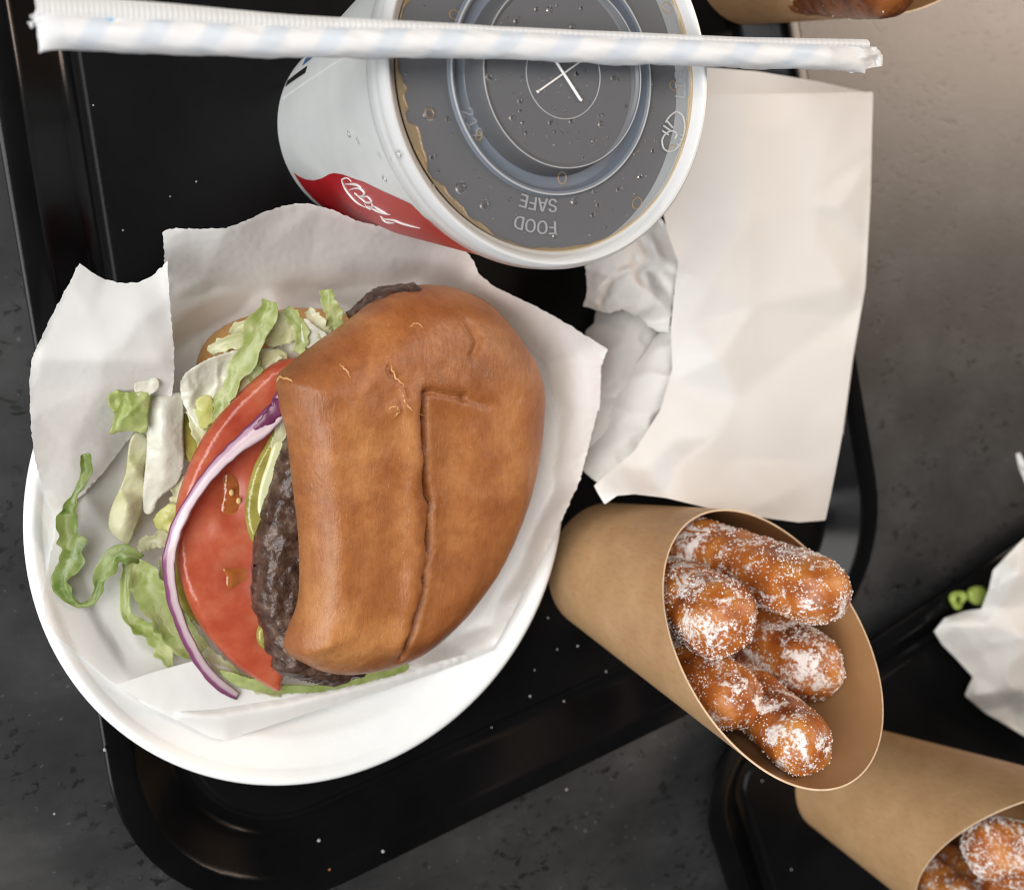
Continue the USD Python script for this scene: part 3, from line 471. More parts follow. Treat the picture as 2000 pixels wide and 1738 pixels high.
# onion
on = [(560, 775, .0535, 21.1, 0), (520, 826, .0530, 21.1, 0), (480, 858, .0522, 17.6, 0), (440, 893, .0512, 14.1, 0), (398, 940, .050, 12.3, 5), (362, 995, .0490, 12.3, 8), (338, 1050, .047, 13.2, 8), (329, 1100, .045, 13.2, 5), (335, 1160, .042, 12.3, 0), (352, 1215, .039, 11.4, 0), (378, 1272, .036, 11.4, 0), (412, 1320, .033, 11.4, 0), (440, 1345, .0315, 10.6, 0), (466, 1360, .030, 7.0, 0)]
v, f, st = ribbon(on, thick=.0022, n=130, m=9, bow=-.12, wave=.05, freq=22, seed=5, ragged=.10)
part(bg, 'onion_ring', (v, f), MT['onion'], 50, uv=None if False else None) if False else None
def part_uv(parent, name, v, f, st, mat, label=None):
    return part(parent, name, (v, f), mat, True, label, None, st)
part_uv(bg, 'onion_ring', v, f, st, MT['onion'])
v, f, st = ribbon([(575, 760, .0538, 17, 0), (545, 797, .0537, 16, 0), (518, 822, .0534, 10, 0), (496, 838, .0528, 3, 0)], thick=.0012, n=40, bow=-.1, wave=.08, ragged=.3, seed=8)
part_uv(bg, 'onion_ring', v, f, st, MT['onion_dark'], 'dark purple outer layer of the onion')
# lettuce inside the burger
def leaf_sheet(parent, pts, inner, mat, seed=0, amp=.0008, scale=26, label=None, torn=1.5, thick=.0006):
    return part(parent, 'lettuce_leaf', sheet(spline_closed(pts, 5), inner, step=4, smooth=6, amp=amp, scale=scale, torn=torn, seed=seed, thick=thick), mat, True, label)
leaf_sheet(bg, [(352, 765, .034), (358, 735, .037), (375, 720, .0385), (420, 696, .0395), (470, 684, .0390), (530, 678, .0395), (590, 668, .040), (610, 690, .040), (560, 715, .0375), (500, 760, .036), (440, 815, .0345), (415, 850, .033), (396, 846, .034), (372, 815, .034)], [(400, 760, .0325), (440, 730, .0350), (480, 740, .0340), (375, 770, .0350), (540, 700, .0380)], MT['let_white'], 1)
part_uv(bg, 'lettuce_shred', *ribbon([(528, 588, .0500, 14, 30), (520, 610, .0500, 20, 10), (505, 640, .0480, 24, -10), (492, 675, .0465, 20, 0), (478, 700, .0450, 28, 10), (462, 725, .043, 20, 20), (450, 760, .041, 13, 20), (432, 790, .040, 17, 0), (425, 840, .0385, 12, 0)], n=90, ragged=.35, wave=.3, seed=3), MT['shred_mid'])
leaf_sheet(bg, [(528, 628, .043), (552, 608, .046), (574, 620, .0455), (586, 650, .044), (570, 668, .042), (520, 674, .041)], [(552, 640, .0435)], MT['let_pale'], 4)
leaf_sheet(bg, [(588, 640, .047), (596, 622, .049), (612, 634, .0485), (640, 656, .048), (628, 672, .0465), (602, 680, .0455)], [(610, 655, .0470)], MT['let_white'], 6)
part_uv(bg, 'lettuce_shred', *ribbon([(636, 566, .0500, 13, 10), (642, 590, .0500, 14, 0), (652, 615, .049, 18, -10), (650, 640, .0475, 16, 0), (630, 660, .046, 10, 0)], n=50, ragged=.25, wave=.3, seed=13), MT['shred_mid'])
leaf_sheet(bg, [(384, 780, .039), (412, 774, .040), (418, 800, .0385), (416, 822, .038), (396, 838, .037), (386, 806, .038)], [(400, 800, .0395)], MT['let_yellow'], 8, amp=.0005)
leaf_sheet(bg, [(548, 810, .0500), (560, 800, .0510), (566, 840, .0505), (552, 880, .0498), (530, 875, .0496), (536, 845, .050)], [(548, 850, .0505)], MT['let_pale'], 9, amp=.0004)
leaf_sheet(bg, [(430, 1310, .032), (470, 1318, .0335), (540, 1336, .034), (620, 1338, .0335), (700, 1322, .033), (792, 1296, .0320), (800, 1304, .0312), (700, 1336, .0315), (600, 1354, .0315), (520, 1352, .0315), (455, 1335, .0310)], [], MT['let_mid'], 10, amp=.0006)
leaf_sheet(bg, [(300, 1015, .024), (322, 990, .027), (345, 985, .028), (345, 1020, .028), (326, 1042, .0265), (308, 1035, .025)], [(325, 1012, .0285)], MT['let_yellow'], 12, amp=.0008, scale=14)
leaf_sheet(bg, [(505, 690, .041), (560, 690, .0415), (545, 735, .0405), (470, 800, .0395), (440, 830, .038), (450, 780, .0385)], [(500, 740, .0395)], MT['let_pale'], 14, amp=.0005)

for k, (mt, q) in enumerate((
    ('shred_pale', [(452, 655, .036, 10, 0), (480, 640, .040, 16, 10), (515, 650, .042, 14, -10), (545, 672, .040, 12, 0)]),
    ('shred_pale', [(410, 690, .036, 10, 20), (440, 672, .0385, 15, 0), (480, 665, .0395, 13, 10), (520, 664, .039, 10, 0)]),
    ('shred_mid', [(560, 600, .046, 8, 0), (575, 622, .0475, 14, 20), (590, 650, .0465, 13, 0), (580, 690, .043, 11, 0)]),
    ('shred_pale', [(600, 606, .046, 8, 0), (615, 622, .048, 14, 0), (630, 645, .0475, 14, 10), (650, 668, .046, 10, 0)]),
    ('shred_mid', [(480, 700, .0405, 10, 0), (500, 722, .041, 14, 15), (498, 752, .040, 13, 0), (470, 790, .0385, 9, 0)]),
    ('shred_pale', [(545, 690, .0415, 12, 0), (520, 712, .041, 16, 0), (490, 745, .0400, 16, 10), (455, 790, .0390, 12, 0), (430, 830, .0375, 8, 0)]),
    ('shred_pale', [(372, 800, .0335, 10, 0), (388, 838, .0345, 14, 10), (398, 870, .0340, 12, 0), (384, 905, .0325, 8, 0)]),
    ('shred_mid', [(402, 815, .036, 8, 0), (412, 840, .0365, 11, 0), (405, 868, .0355, 9, 0)]),
    ('shred_pale', [(330, 900, .0270, 10, 0), (345, 935, .0280, 16, 0), (352, 970, .0275, 18, 10), (335, 1005, .0260, 12, 0)]),
    ('shred_pale', [(268, 1075, .0245, 8, 0), (290, 1060, .0265, 14, 0), (318, 1052, .0275, 16, -10), (345, 1065, .0270, 12, 0)]),
    ('shred_pale', [(318, 1085, .0270, 10, 0), (328, 1120, .0285, 16, 0), (345, 1165, .0280, 16, 0), (372, 1215, .0265, 12, 0)]),
    ('shred_mid', [(345, 1180, .0285, 8, 0), (372, 1230, .0285, 12, 10), (405, 1272, .0280, 12, 0), (440, 1305, .0275, 9, 0)]),
    ('shred_pale', [(400, 1270, .0285, 10, 0), (440, 1305, .0290, 14, 0), (490, 1335, .0290, 14, 10), (550, 1352, .0285, 9, 0)]))):
    part_uv(bg, 'lettuce_shred', *ribbon(q, n=50, thick=.0004, ragged=.28, wave=.32, bow=.3, freq=8, seed=80 + k), MT[mt])

# loose lettuce on the wrapper
def loose(mesh, mat, label, uv=None): return solo('lettuce_shred', mesh, mat, label, 'lettuce', 'loose lettuce on the wrapper', uv=uv)
v, f, st = ribbon([(163, 888, .0385, 12, 0), (168, 915, .0370, 14, 0), (160, 945, .0350, 11, 0), (146, 968, .0340, 8, 0), (136, 990, .0330, 22, 10), (137, 1030, .0310, 23, -10), (140, 1065, .0300, 24, 0), (136, 1095, .0290, 26, 10), (121, 1132, .0280, 20, 20), (128, 1160, .0275, 14, 30), (155, 1182, .0275, 9, 30), (176, 1178, .0280, 7, 20), (192, 1148, .0295, 11, 0), (206, 1110, .0320, 18, -10), (225, 1088, .034, 22, -20), (250, 1083, .035, 18, -10), (275, 1092, .0335, 9, 0)], n=150, ragged=.42, wave=.32, freq=14, bow=.3, seed=21)
loose((v, f), MT['shred_green'], 'dark green curly lettuce shred at the left rim of the plate', st)
v, f, st = ribbon([(262, 1096, .0330, 10, 0), (275, 1120, .0335, 28, 0), (292, 1155, .0330, 34, 10), (315, 1195, .0310, 30, 0), (338, 1235, .0290, 26, 0), (362, 1268, .0275, 18, 0), (382, 1280, .0265, 8, 0)], n=80, ragged=.18, wave=.25, bow=.35, seed=24)
loose((v, f), MT['shred_mid'], 'broad pale green leaf strip touching the lower end of the onion', st)
v, f, st = ribbon([(248, 1100, .0260, 8, 0), (243, 1150, .0250, 10, 0), (246, 1195, .0245, 12, 0), (268, 1222, .0245, 14, 0), (298, 1236, .0250, 18, 0), (315, 1265, .0245, 18, 0), (334, 1302, .0235, 6, 0)], n=80, ragged=.3, wave=.3, seed=26)
loose((v, f), MT['shred_mid'], 'yellow green pointed leaf strip below the curly green shred', st)
loose(sheet(spline_closed([(290, 768, .0330), (322, 770, .0340), (354, 768, .0330), (358, 830, .0330), (360, 900, .0315), (345, 945, .0295), (310, 975, .0265), (298, 1000, .0250), (284, 1003, .0240), (283, 930, .0290), (287, 840, .0330)], 5), [(322, 800, .0365), (322, 860, .0360), (318, 930, .0320)], step=5, smooth=5, amp=.0005, scale=30, seed=31, thick=.0012), MT['let_white'], 'wide white lettuce rib left of the tomato, shiny and wet')
loose(sheet(spline_closed([(218, 757, .0385), (240, 766, .0390), (292, 768, .0385), (290, 806, .0375), (286, 845, .0360), (250, 842, .0355), (214, 846, .0350), (224, 815, .0370), (213, 790, .0375)], 5), [(252, 805, .0385), (235, 790, .0368)], step=4, smooth=3, amp=.0012, scale=24, torn=1.2, seed=33, thick=.0005), MT['let_mid'], 'square light green lettuce piece under the wrapper flap')
loose(sheet(spline_closed([(262, 848, .0310), (285, 850, .0300), (284, 920, .0275), (276, 1000, .0250), (262, 1040, .0250), (250, 1063, .0240), (228, 1050, .0240), (213, 1030, .0240), (222, 980, .0255), (245, 925, .0280)], 5), [(250, 990, .0305), (240, 1030, .0275), (264, 920, .0320)], step=4, smooth=6, amp=.0005, scale=30, seed=35, thick=.0008), MT['let_pale'], 'pointed pale yellow lettuce rib beside the wide white one')
loose(sheet(spline_closed([(268, 740, .0400), (300, 735, .0405), (312, 752, .0400), (292, 772, .0388), (266, 770, .0385)], 5), [], step=4, smooth=3, amp=.0006, scale=20, seed=37, thick=.0005), MT['let_white'], 'small whitish lettuce scrap lying on the lower end of the wrapper flap')

# ---------------------------------------------------------------- drink cup
CC = np.array([.1567, .0486]); CH = .1296; RB, RTOP, ZB, ZT = .0301, .0456, .0064, .1235
cr = lambda z: RB + (RTOP - RB) * (z - ZB) / (ZT - ZB)
dc = thing('drink_cup', 'white paper drink cup with a red wave print and a clear plastic lid', 'cup', (*CC, ZB))
body = part(dc, 'cup_body', revolve([(0, ZB + .006), (RB - .0012, ZB + .006), (RB - .0010, ZB), (RB, ZB), (cr(.02), .02), (cr(.06), .06), (cr(.10), .10), (RTOP, ZT), (RTOP - .0006, ZT + .0008), (RTOP - .0012, ZT), (cr(.06) - .0008, .06), (RB - .0006, ZB + .008), (0, ZB + .008)], CC, 144), MT['cup'], 40)
part(dc, 'drink', revolve([(0, .1190), (cr(.1190) - .0006, .1190), (cr(.1100) - .0006, .1100), (0, .1100)], CC, 96), MT['cola'], 30)
def cone_hit(px, py, lift=.00012):
    """the point of the cup's side that a pixel shows"""
    d = P(px, py, 0.0) - CAM; o = CAM; k = (RTOP - RB) / (ZT - ZB); s = np.linspace(.3, 1.2, 4000)
    q = o + s[:, None] * d; g = np.hypot(q[:, 0] - CC[0], q[:, 1] - CC[1]) - (cr(q[:, 2]) + lift)
    i = np.argmax(g < 0) if (g < 0).any() else np.argmin(g)
    return q[i]
def on_cone(theta, z, lift=.00012):
    r = cr(z) + lift; return np.stack([CC[0] + r * np.cos(theta), CC[1] + r * np.sin(theta), z], -1)
def th_z(px, py):
    q = cone_hit(px, py); return math.atan2(q[1] - CC[1], q[0] - CC[0]) % (2 * math.pi), q[2]
edge = np.array([th_z(x, y) for x, y in resample([(573, 337), (583, 345), (597, 351), (612, 353), (628, 349), (642, 341), (652, 338.5), (668, 341), (700, 353), (706, 354), (750, 375), (803, 399), (812, 410), (835, 430)], 4, False)])
o_ = np.argsort(edge[:, 1]); zz = np.linspace(edge[:, 1].min(), .1225, 90); tt = np.interp(zz, edge[o_, 1], edge[o_, 0])
low_end = tt[0]; sw = np.linspace(0, 1, 40); Z, S = np.meshgrid(zz, sw, indexing='ij')
TH = tt[:, None] + S * (2.1 + .9 * np.clip((zz - zz[0]) / .03, 0, 1))[:, None]
part(body, 'red_wave_print', (on_cone(TH, Z, .00010).reshape(-1, 3), grid_faces(len(zz), 40)), MT['red'])
strokes = [[(686, 356), (676, 348), (668, 352), (672, 364), (684, 382), (700, 398), (716, 406)], [(674, 360), (690, 360), (704, 366), (707, 372)], [(682, 372), (700, 368), (712, 378), (706, 384), (692, 378)], [(692, 376), (708, 390), (718, 396), (726, 394), (716, 384), (708, 388)], [(712, 398), (724, 408), (728, 402), (720, 394)], [(718, 402), (736, 412), (750, 417), (762, 420)], [(728, 402), (742, 410), (757, 419)], [(742, 422), (752, 428), (768, 430), (784, 436), (800, 441), (820, 446)], [(744, 426), (756, 434), (770, 436)]]
def stroke(parent, name, pts, w, mat, n=40, z0=.0002):
    q = np.array([cone_hit(x, y, z0) for x, y in spline_open(pts, n)]); prof = np.sin(np.linspace(.25, np.pi - .25, n))
    return tube(q, w * prof, 6)
part(body, 'script_lettering', join([stroke(dc, '', s, .00042, None) for s in strokes]), MT['white_print'])
seam = np.array([th_z(x, y) for x, y in ((545, 197), (610, 152), (674, 109))]); tz = np.polyfit(seam[:, 1], seam[:, 0], 1); zz = np.linspace(.010, .1225, 60)
part(body, 'seam', tube(on_cone(np.polyval(tz, zz), zz, 0), .00028, 6), MT['seam'])
def mark(px0, px1, w, mat, name):
    a, b = np.array(th_z(*px0)), np.array(th_z(*px1)); s = np.linspace(0, 1, 14); c = a[None] + s[:, None] * (b - a)[None]
    v = np.stack([on_cone(c[:, 0] + k * w / cr(c[:, 1]), c[:, 1], .00015) for k in (-1, 1)], 1)
    part(body, name, (v.reshape(-1, 3), grid_faces(14, 2)), mat)
mark((559, 164), (598, 136), .0011, MT['black_print'], 'small_print')
mark((594, 121), (612, 106), .0014, MT['blue_print'], 'blue_mark')

# lid
lz = .1268; CL = CC + np.array([.0010, .0004])
lid = part(dc, 'lid', revolve([(.0420, lz), (.0412, lz), (.0289, lz), (.0287, lz + .0001)], CL, 180), MT['lid'], 35)
part(lid, 'rim', revolve([(.0453, .1190), (.0457, .1194), (.0461, .1204), (.0463, .1218), (.0464, .1240), (.0464, .1275), (.0460, .1289), (.0452, .1298), (.0445, .1299), (.0438, .1294), (.0431, .1281), (.0426, lz + .0002), (.0418, lz - .0003)], CC + np.array([.0005, .0002]), 180), MT['lid_rim'], 35)
part(lid, 'ridge', revolve([(.0289, lz), (.0285, lz + .0009), (.0280, lz + .0012), (.0274, lz + .0009), (.0270, lz - .0005), (.0264, lz - .0014), (.0244, lz - .0014), (.0238, lz - .0010)], CL, 180), MT['lid_wall'], 35)
part(lid, 'plateau', revolve([(.0238, lz - .0010), (.0233, lz + .0020), (.0227, lz + .0048), (.0223, lz + .0055), (.0216, lz + .0055), (.0210, lz + .0050), (.0, lz + .0050)], CL, 180), MT['lid'], 35)
zc = lz + .0050
def ring_line(r, z, w=.00018): a = np.linspace(0, 2 * np.pi, 120); return tube(np.stack([CL[0] + r * np.cos(a), CL[1] + r * np.sin(a), np.full_like(a, z)], 1), w, 6, False)
part(lid, 'moulded_ring', join([ring_line(.0104, zc + .0001, .00012), ring_line(.0282, lz + .0011, .00026), ring_line(.0221, lz + .0056, .00014)]), MT['lid_line'])
for a, b, w in (((1050, 180), (1152, 108), .00022), ((1134, 196), (1068, 92), .00038)):
    q = PP([a, b], zc + .0003); part(lid, 'straw_slit', join([tube(np.linspace(q[0], q[1], 8), w, 6), tube(np.stack([q[0] - .0001, q[0], q[0] + [0, 0, .0004]]), .00042, 8)]), MT['white_print'])
def arc_text(text, px, z, h, out, r=None):
    """raised lettering that follows the lid's round; out: tops of the letters point outward"""
    m = meshkit.text_mesh(text, h, .00035); v = np.array(m.vertices); w = v[:, 0].max()
    c = P(*px, z)[:2] - CC; rr, th = np.hypot(*c), math.atan2(c[1], c[0]); x, y = v[:, 0] - w / 2, v[:, 1] - h / 2
    a, q = (th - x / rr, rr + y) if out else (th + x / rr, rr - y)
    v2 = np.stack([CC[0] + q * np.cos(a), CC[1] + q * np.sin(a), z + v[:, 2]], 1); return fix(v2, np.array(m.faces))
for s, px, o in (('SAFE', (1052, 400), True), ('FOOD', (1046, 443), True), ('LIG', (1328, 166), False), ('219', (921, 240), False)):
    part(lid, 'raised_lettering', arc_text(s, px, lz + .0001 if s != '219' else lz - .0013, .0032 if s != '219' else .0030, o), MT['lid_text'], 30)
# leaf-like emblem
em = [[(1322, 218), (1334, 228), (1338, 250), (1332, 274), (1322, 290), (1308, 297), (1296, 290), (1293, 276), (1300, 262), (1312, 256), (1322, 262), (1318, 272)], [(1302, 236), (1314, 250)], [(1296, 246), (1310, 256)], [(1294, 256), (1306, 264)], [(1322, 218), (1308, 228), (1300, 240)], [(1330, 264), (1338, 266)], [(1328, 272), (1336, 276)], [(1322, 282), (1330, 286)]]
part(lid, 'raised_emblem', join([tube(PP(spline_open(e, 30), lz + .0003), .00026, 6) for e in em]), MT['lid_line'])
# drops and drink residue on the lid
def dome(c, r, h=.55, n=10, ex=1.0, rot=0.0):
    s = trimesh.creation.icosphere(2, 1.0); s.apply_scale((r * ex, r, r * h)); s.apply_transform(trimesh.transformations.rotation_matrix(rot, [0, 0, 1])); s.apply_translation(c); return np.array(s.vertices), np.array(s.faces)
dr = [(838, 222, 10), (875, 232, 5), (900, 367, 9), (947, 400, 9), (843, 308, 4), (845, 365, 4), (1122, 393, 7), (1084, 460, 5), (1158, 420, 5), (1168, 400, 4), (1160, 375, 4), (1207, 370, 4), (1250, 345, 5), (955, 150, 6), (972, 155, 3), (1015, 198, 5), (1000, 230, 5), (1020, 240, 3), (1075, 240, 4), (1100, 258, 3), (1115, 238, 4), (1173, 243, 5), (1160, 275, 5), (1197, 152, 5), (1120, 172, 4), (1126, 145, 4), (1073, 20, 5), (1048, 18, 4), (1117, 52, 5), (1008, 42, 4), (1135, 17, 3), (1028, 262, 3), (1083, 258, 3), (1178, 225, 3), (1275, 295, 4), (1280, 275, 3), (1105, 130, 4), (1222, 208, 3), (1240, 302, 3), (1015, 217, 3)]
ms = []
for x, y, r in dr:
    on = np.hypot(*(P(x, y, zc)[:2] - CL)) < .0205; ms.append(dome(P(x, y, zc if on else lz), r * .000155, .5, ex=random.uniform(.9, 1.2), rot=random.uniform(0, 3)))
for _ in range(200):
    a, r = random.uniform(0, 6.28), random.choice([random.uniform(.002, .0205), random.uniform(.0295, .0405)])
    ms.append(dome((CC[0] + r * math.cos(a), CC[1] + r * math.sin(a), zc if r < .025 else lz), random.uniform(.00013, .00036), .5))
part(lid, 'water_droplets', join(ms), MT['drop'], kind='stuff')
ms = []
def bead(px, py, r, z):
    c = P(px, py, z); g = np.linspace(0, 2 * np.pi, 26); k = 1 + .12 * np.sin(2 * g + px); return tube(np.stack([c[0] + r * k * np.cos(g), c[1] + r * k * np.sin(g), np.full_like(g, c[2])], 1), .00016, 6, False)
for x, y, r in ((1098, 348, .0013), (1316, 168, .0012), (1244, 397, .0014), (1303, 16, .0014), (888, 30, .0012), (1313, 290, .0009), (935, 266, .0009), (838, 222, .0010)): ms.append(bead(x, y, r, lz + .0001))
def smear(a0, a1, wmin, wmax, seed):
    g = np.linspace(a0, a1, 60); w = wmin + (wmax - wmin) * np.clip(2.2 * meshkit.fbm(np.stack([g * 9, 0 * g, 0 * g], 1), 3, seed) - .6, 0, 1); w = w * np.sin(np.linspace(.05, np.pi - .05, 60)) ** .4
    rows = [np.stack([CL[0] + (.0422 - w * k) * np.cos(g), CL[1] + (.0422 - w * k) * np.sin(g), np.full_like(g, lz + z)], 1) for k, z in ((0, .0004), (.3, .00055), (.75, .0005), (1, .0001))]
    v = np.stack(rows, 1); return v.reshape(-1, 3), grid_faces(60, 4)[:, ::-1]
ms += [smear(2.5, 3.05, .0005, .0016, 1), smear(3.1, 3.75, .0010, .0034, 2), smear(3.6, 4.3, .0006, .0020, 3), smear(4.3, 5.6, .0005, .0011, 4), smear(5.6, 7.1, .0006, .0016, 5)]
part(lid, 'drink_residue', join(ms), MT['residue'], kind='stuff')
sd = []
for x, y, r in ((683, 262, 8), (700, 275, 7), (742, 302, 6), (778, 302, 7), (752, 348, 9), (766, 312, 5)):
    q = cone_hit(x, y, 0); sd.append(dome(q, r * .00013, .6, ex=.7, rot=.3))
part(body, 'water_droplets', join(sd), MT['drop'], kind='stuff')

# ---------------------------------------------------------------- straw
ZS = .1365
ctr = spline_open([(72, 58, ZS), (300, 66, ZS), (600, 80, ZS), (887, 82, ZS), (1200, 96, ZS), (1500, 106, ZS), (1690, 112, ZS)], 160)
c3 = P(ctr[:, 0], ctr[:, 1], ctr[:, 2]); sw_ = thing('drinking_straw', 'blue striped straw in a thin white paper sleeve lying across the cup lid', 'straw', tuple(c3[80]))
tn = np.gradient(c3, axis=0); tn /= np.linalg.norm(tn, axis=1, keepdims=True); side = np.cross([0, 0, 1.0], tn); side /= np.linalg.norm(side, axis=1, keepdims=True); upv = np.cross(tn, side)
def loft(cen, a, b, prof_a, prof_b, sides=24, wob=0.0, seed=0):
    g = np.arange(sides) * 2 * np.pi / sides; n = len(cen)
    v = cen[:, None] + (prof_a[:, None] * np.cos(g))[..., None] * a[:, None] + (prof_b[:, None] * np.sin(g))[..., None] * b[:, None]
    if wob: v = v + wob * 2 * (np.stack([meshkit.fbm(v * np.array([150, 420, 420]) + 9 * k, 3, seed + k) for k in range(3)], -1) - .5)
    u = np.broadcast_to(np.linspace(0, 1, n)[:, None], (n, sides)); w = np.broadcast_to(np.arange(sides) / sides, (n, sides))
    return v.reshape(-1, 3), grid_faces(n, sides, closed_m=True), np.stack([u, w], -1).reshape(-1, 2)
i0, i1 = 5, 152; v, f, st = loft(c3[i0:i1], side[i0:i1], upv[i0:i1], np.full(i1 - i0, .0026), np.full(i1 - i0, .0026))
part_uv(sw_, 'straw', v, f, st, MT['straw'])
e = np.linspace(0, 1, 160); fl = np.clip(np.minimum(e / .03, (1 - e) / .05), 0, 1) ** .5
v, f, st = loft(c3 - .0004 * side, side, upv, (.0032 + .0008 * (1 - fl)), .0004 + .0027 * fl, 28, wob=.0006, seed=4)
sleeve = part_uv(sw_, 'paper_sleeve', v, f, st, MT['straw_paper'])
# crimped seam along the upper edge, wide at the left end
u = np.linspace(0, 1, 700); fw = np.interp(u, [0, .1, .25, .4, .55, .7, .85, 1], [.0042, .0040, .0033, .0024, .0014, .0018, .0017, .0024]); cc = np.stack([np.interp(u * 159, np.arange(160), c3[:, k]) for k in range(3)], 1); ss = np.stack([np.interp(u * 159, np.arange(160), side[:, k]) for k in range(3)], 1)
cr_ = np.sin(u * 2 * np.pi * 150) * .00009; rows = []
for k, (s, z) in enumerate(((.0, -.0002), (.15, .0006), (.5, .0011), (.9, .0007), (1.0, .0004))):
    rows.append(cc + ss * (.0022 + fw * s)[:, None] + np.array([0, 0, 1.0]) * (.0012 + z - .001 * s + (cr_ * (1 if 0 < k < 3 else .3)))[:, None])
v = np.stack(rows, 1); part(sleeve, 'crimped_seam', (v.reshape(-1, 3), grid_faces(700, 5)), MT['straw_paper'])
# torn left end and pinched right end
q = [(72, 22, ZS), (96, 28, ZS), (92, 60, ZS), (86, 78, ZS), (78, 70, ZS), (70, 52, ZS), (60, 56, ZS), (54, 46, ZS), (64, 40, ZS), (58, 30, ZS)]
part(sleeve, 'torn_end', sheet(q, [(78, 50, ZS + .002), (64, 46, ZS + .001)], step=3, smooth=1, amp=.0012, scale=9, torn=2, seed=41), MT['straw_paper'])
q = [(1668, 78, ZS), (1692, 90, ZS), (1712, 92, ZS), (1724, 108, ZS - .0005), (1724, 130, ZS - .0005), (1704, 132, ZS), (1680, 138, ZS), (1660, 144, ZS), (1655, 110, ZS + .001)]
part(sleeve, 'pinched_end', sheet(q, [(1690, 112, ZS + .002), (1705, 110, ZS + .0005)], step=3, smooth=1, amp=.0012, scale=16, torn=1, seed=43), MT['straw_paper'])

# ---------------------------------------------------------------- bag and napkins
bt = thing('paper_bag', 'flat white paper bag between the drink cup and the right edge of the tray', 'bag', (*P(1480, 600, .02)[:2], .018))
bag = [(1290, 395, .036), (1303, 450, .037), (1325, 512, .040), (1318, 560, .0405), (1310, 640, .041), (1313, 720, .041), (1290, 800, .042), (1240, 880, .043), (1160, 948, .046), (1168, 964, .047), (1181, 985, .049), (1205, 968, .052), (1240, 965, .054), (1300, 972, .056), (1400, 996, .056), (1500, 1012, .054), (1560, 1020, .052), (1612, 1016, .050), (1622, 970, .048), (1645, 850, .044), (1665, 700, .040), (1690, 560, .037), (1700, 380, .035), (1705, 180, .034), (1640, 181, .036), (1560, 183, .037), (1460, 184, .037), (1380, 186, .036), (1330, 200, .035), (1295, 300, .035)]
binn = [(1460, 220, 0.0391), (1462, 420, 0.0451), (1470, 600, 0.0461), (1540, 700, 0.0426), (1540, 900, 0.0451), (1500, 980, 0.0541), (1640, 205, 0.0371), (1640, 400, 0.0411), (1652, 560, 0.0411), (1655, 620, 0.0371), (1575, 400, 0.0411), (1350, 300, 0.0361), (1360, 440, 0.0391), (1385, 560, 0.0461), (1400, 700, 0.0496), (1330, 530, 0.0421), (1345, 640, 0.0431), (1310, 860, 0.0441), (1260, 920, 0.0456), (1330, 900, 0.0516), (1440, 900, 0.0466), (1400, 850, 0.0476), (1440, 780, 0.0456), (1380, 960, 0.0526), (1575, 940, 0.0476), (1600, 800, 0.0431)]
part(bt, 'front_panel', sheet(bag, binn, step=8, smooth=2, amp=.0011, scale=170, seed=51), MT['bag'])
back = [(1380, 132, .024), (1480, 140, .024), (1600, 160, .025), (1706, 184, .026), (1706, 206, .026), (1690, 560, .028), (1640, 840, .030), (1400, 800, .026), (1370, 400, .022)]
part(bt, 'back_panel', sheet(back, [], step=14, smooth=3, amp=.0006, scale=110, seed=53), MT['bag'])
gus = [(1706, 182, .0335), (1701, 380, .0345), (1691, 560, .0365), (1667, 700, .0395), (1647, 850, .0435), (1640, 840, .032), (1660, 690, .030), (1684, 560, .028), (1693, 380, .027), (1699, 190, .026)]
part(bt, 'side_gusset', sheet(gus, [], step=6, smooth=2, seed=55), MT['bag'])
nk = [(1190, 480, .030), (1250, 450, .030), (1290, 425, .030), (1312, 455, .030), (1328, 515, .032), (1318, 560, .034), (1312, 600, .034), (1308, 650, .033), (1285, 648, .030), (1268, 638, .029), (1250, 620, .028), (1215, 605, .026), (1190, 612, .025), (1165, 606, .024), (1140, 598, .022), (1148, 570, .024), (1144, 520, .022), (1150, 505, .023)]
nin = [(1170, 565, .0290), (1195, 575, .0240), (1200, 530, .0310), (1235, 545, .0330), (1262, 570, .0365), (1290, 590, .0380), (1240, 590, .0300), (1270, 530, .0310), (1220, 500, .0330), (1290, 500, .0330), (1255, 610, .0330)]
solo('paper_napkin', sheet(nk, nin, step=5, smooth=1, amp=.0022, scale=34, torn=1.5, seed=61, thick=.0004), MT['napkin'], 'crumpled white paper napkin squeezed between the drink cup and the bag', 'napkin')
rA = [(1262, 590, .0200, 34, 0), (1226, 640, .0190, 56, 0), (1192, 720, .0170, 60, 0), (1170, 800, .0160, 50, 0), (1150, 890, .0150, 36, 0)]
rB = [(1318, 640, .0270, 10, 0), (1302, 672, .0275, 24, 0), (1278, 735, .0270, 38, 0), (1240, 818, .0250, 43, 0), (1196, 888, .0230, 40, 0), (1158, 936, .0205, 33, 0)]
np_ = thing('paper_napkin', 'loosely rolled white paper napkin under the right corner of the burger wrapper', 'napkin', (*P(1220, 780, .015)[:2], .012))
for k, q in enumerate((rA, rB)):
    v, f, st = ribbon(q, thick=.0004, n=70, m=27, bow=-.55, wave=.26, freq=4, seed=70 + k, ragged=.07); rg = 1 - 2 * np.abs(meshkit.fbm(v * np.array([95, 95, 0]) + 13 * k, 2, 90 + k) - .5); v[:, 2] += .0045 * (rg - .85); part(np_, 'rolled_fold', (v, f), MT['napkin'])
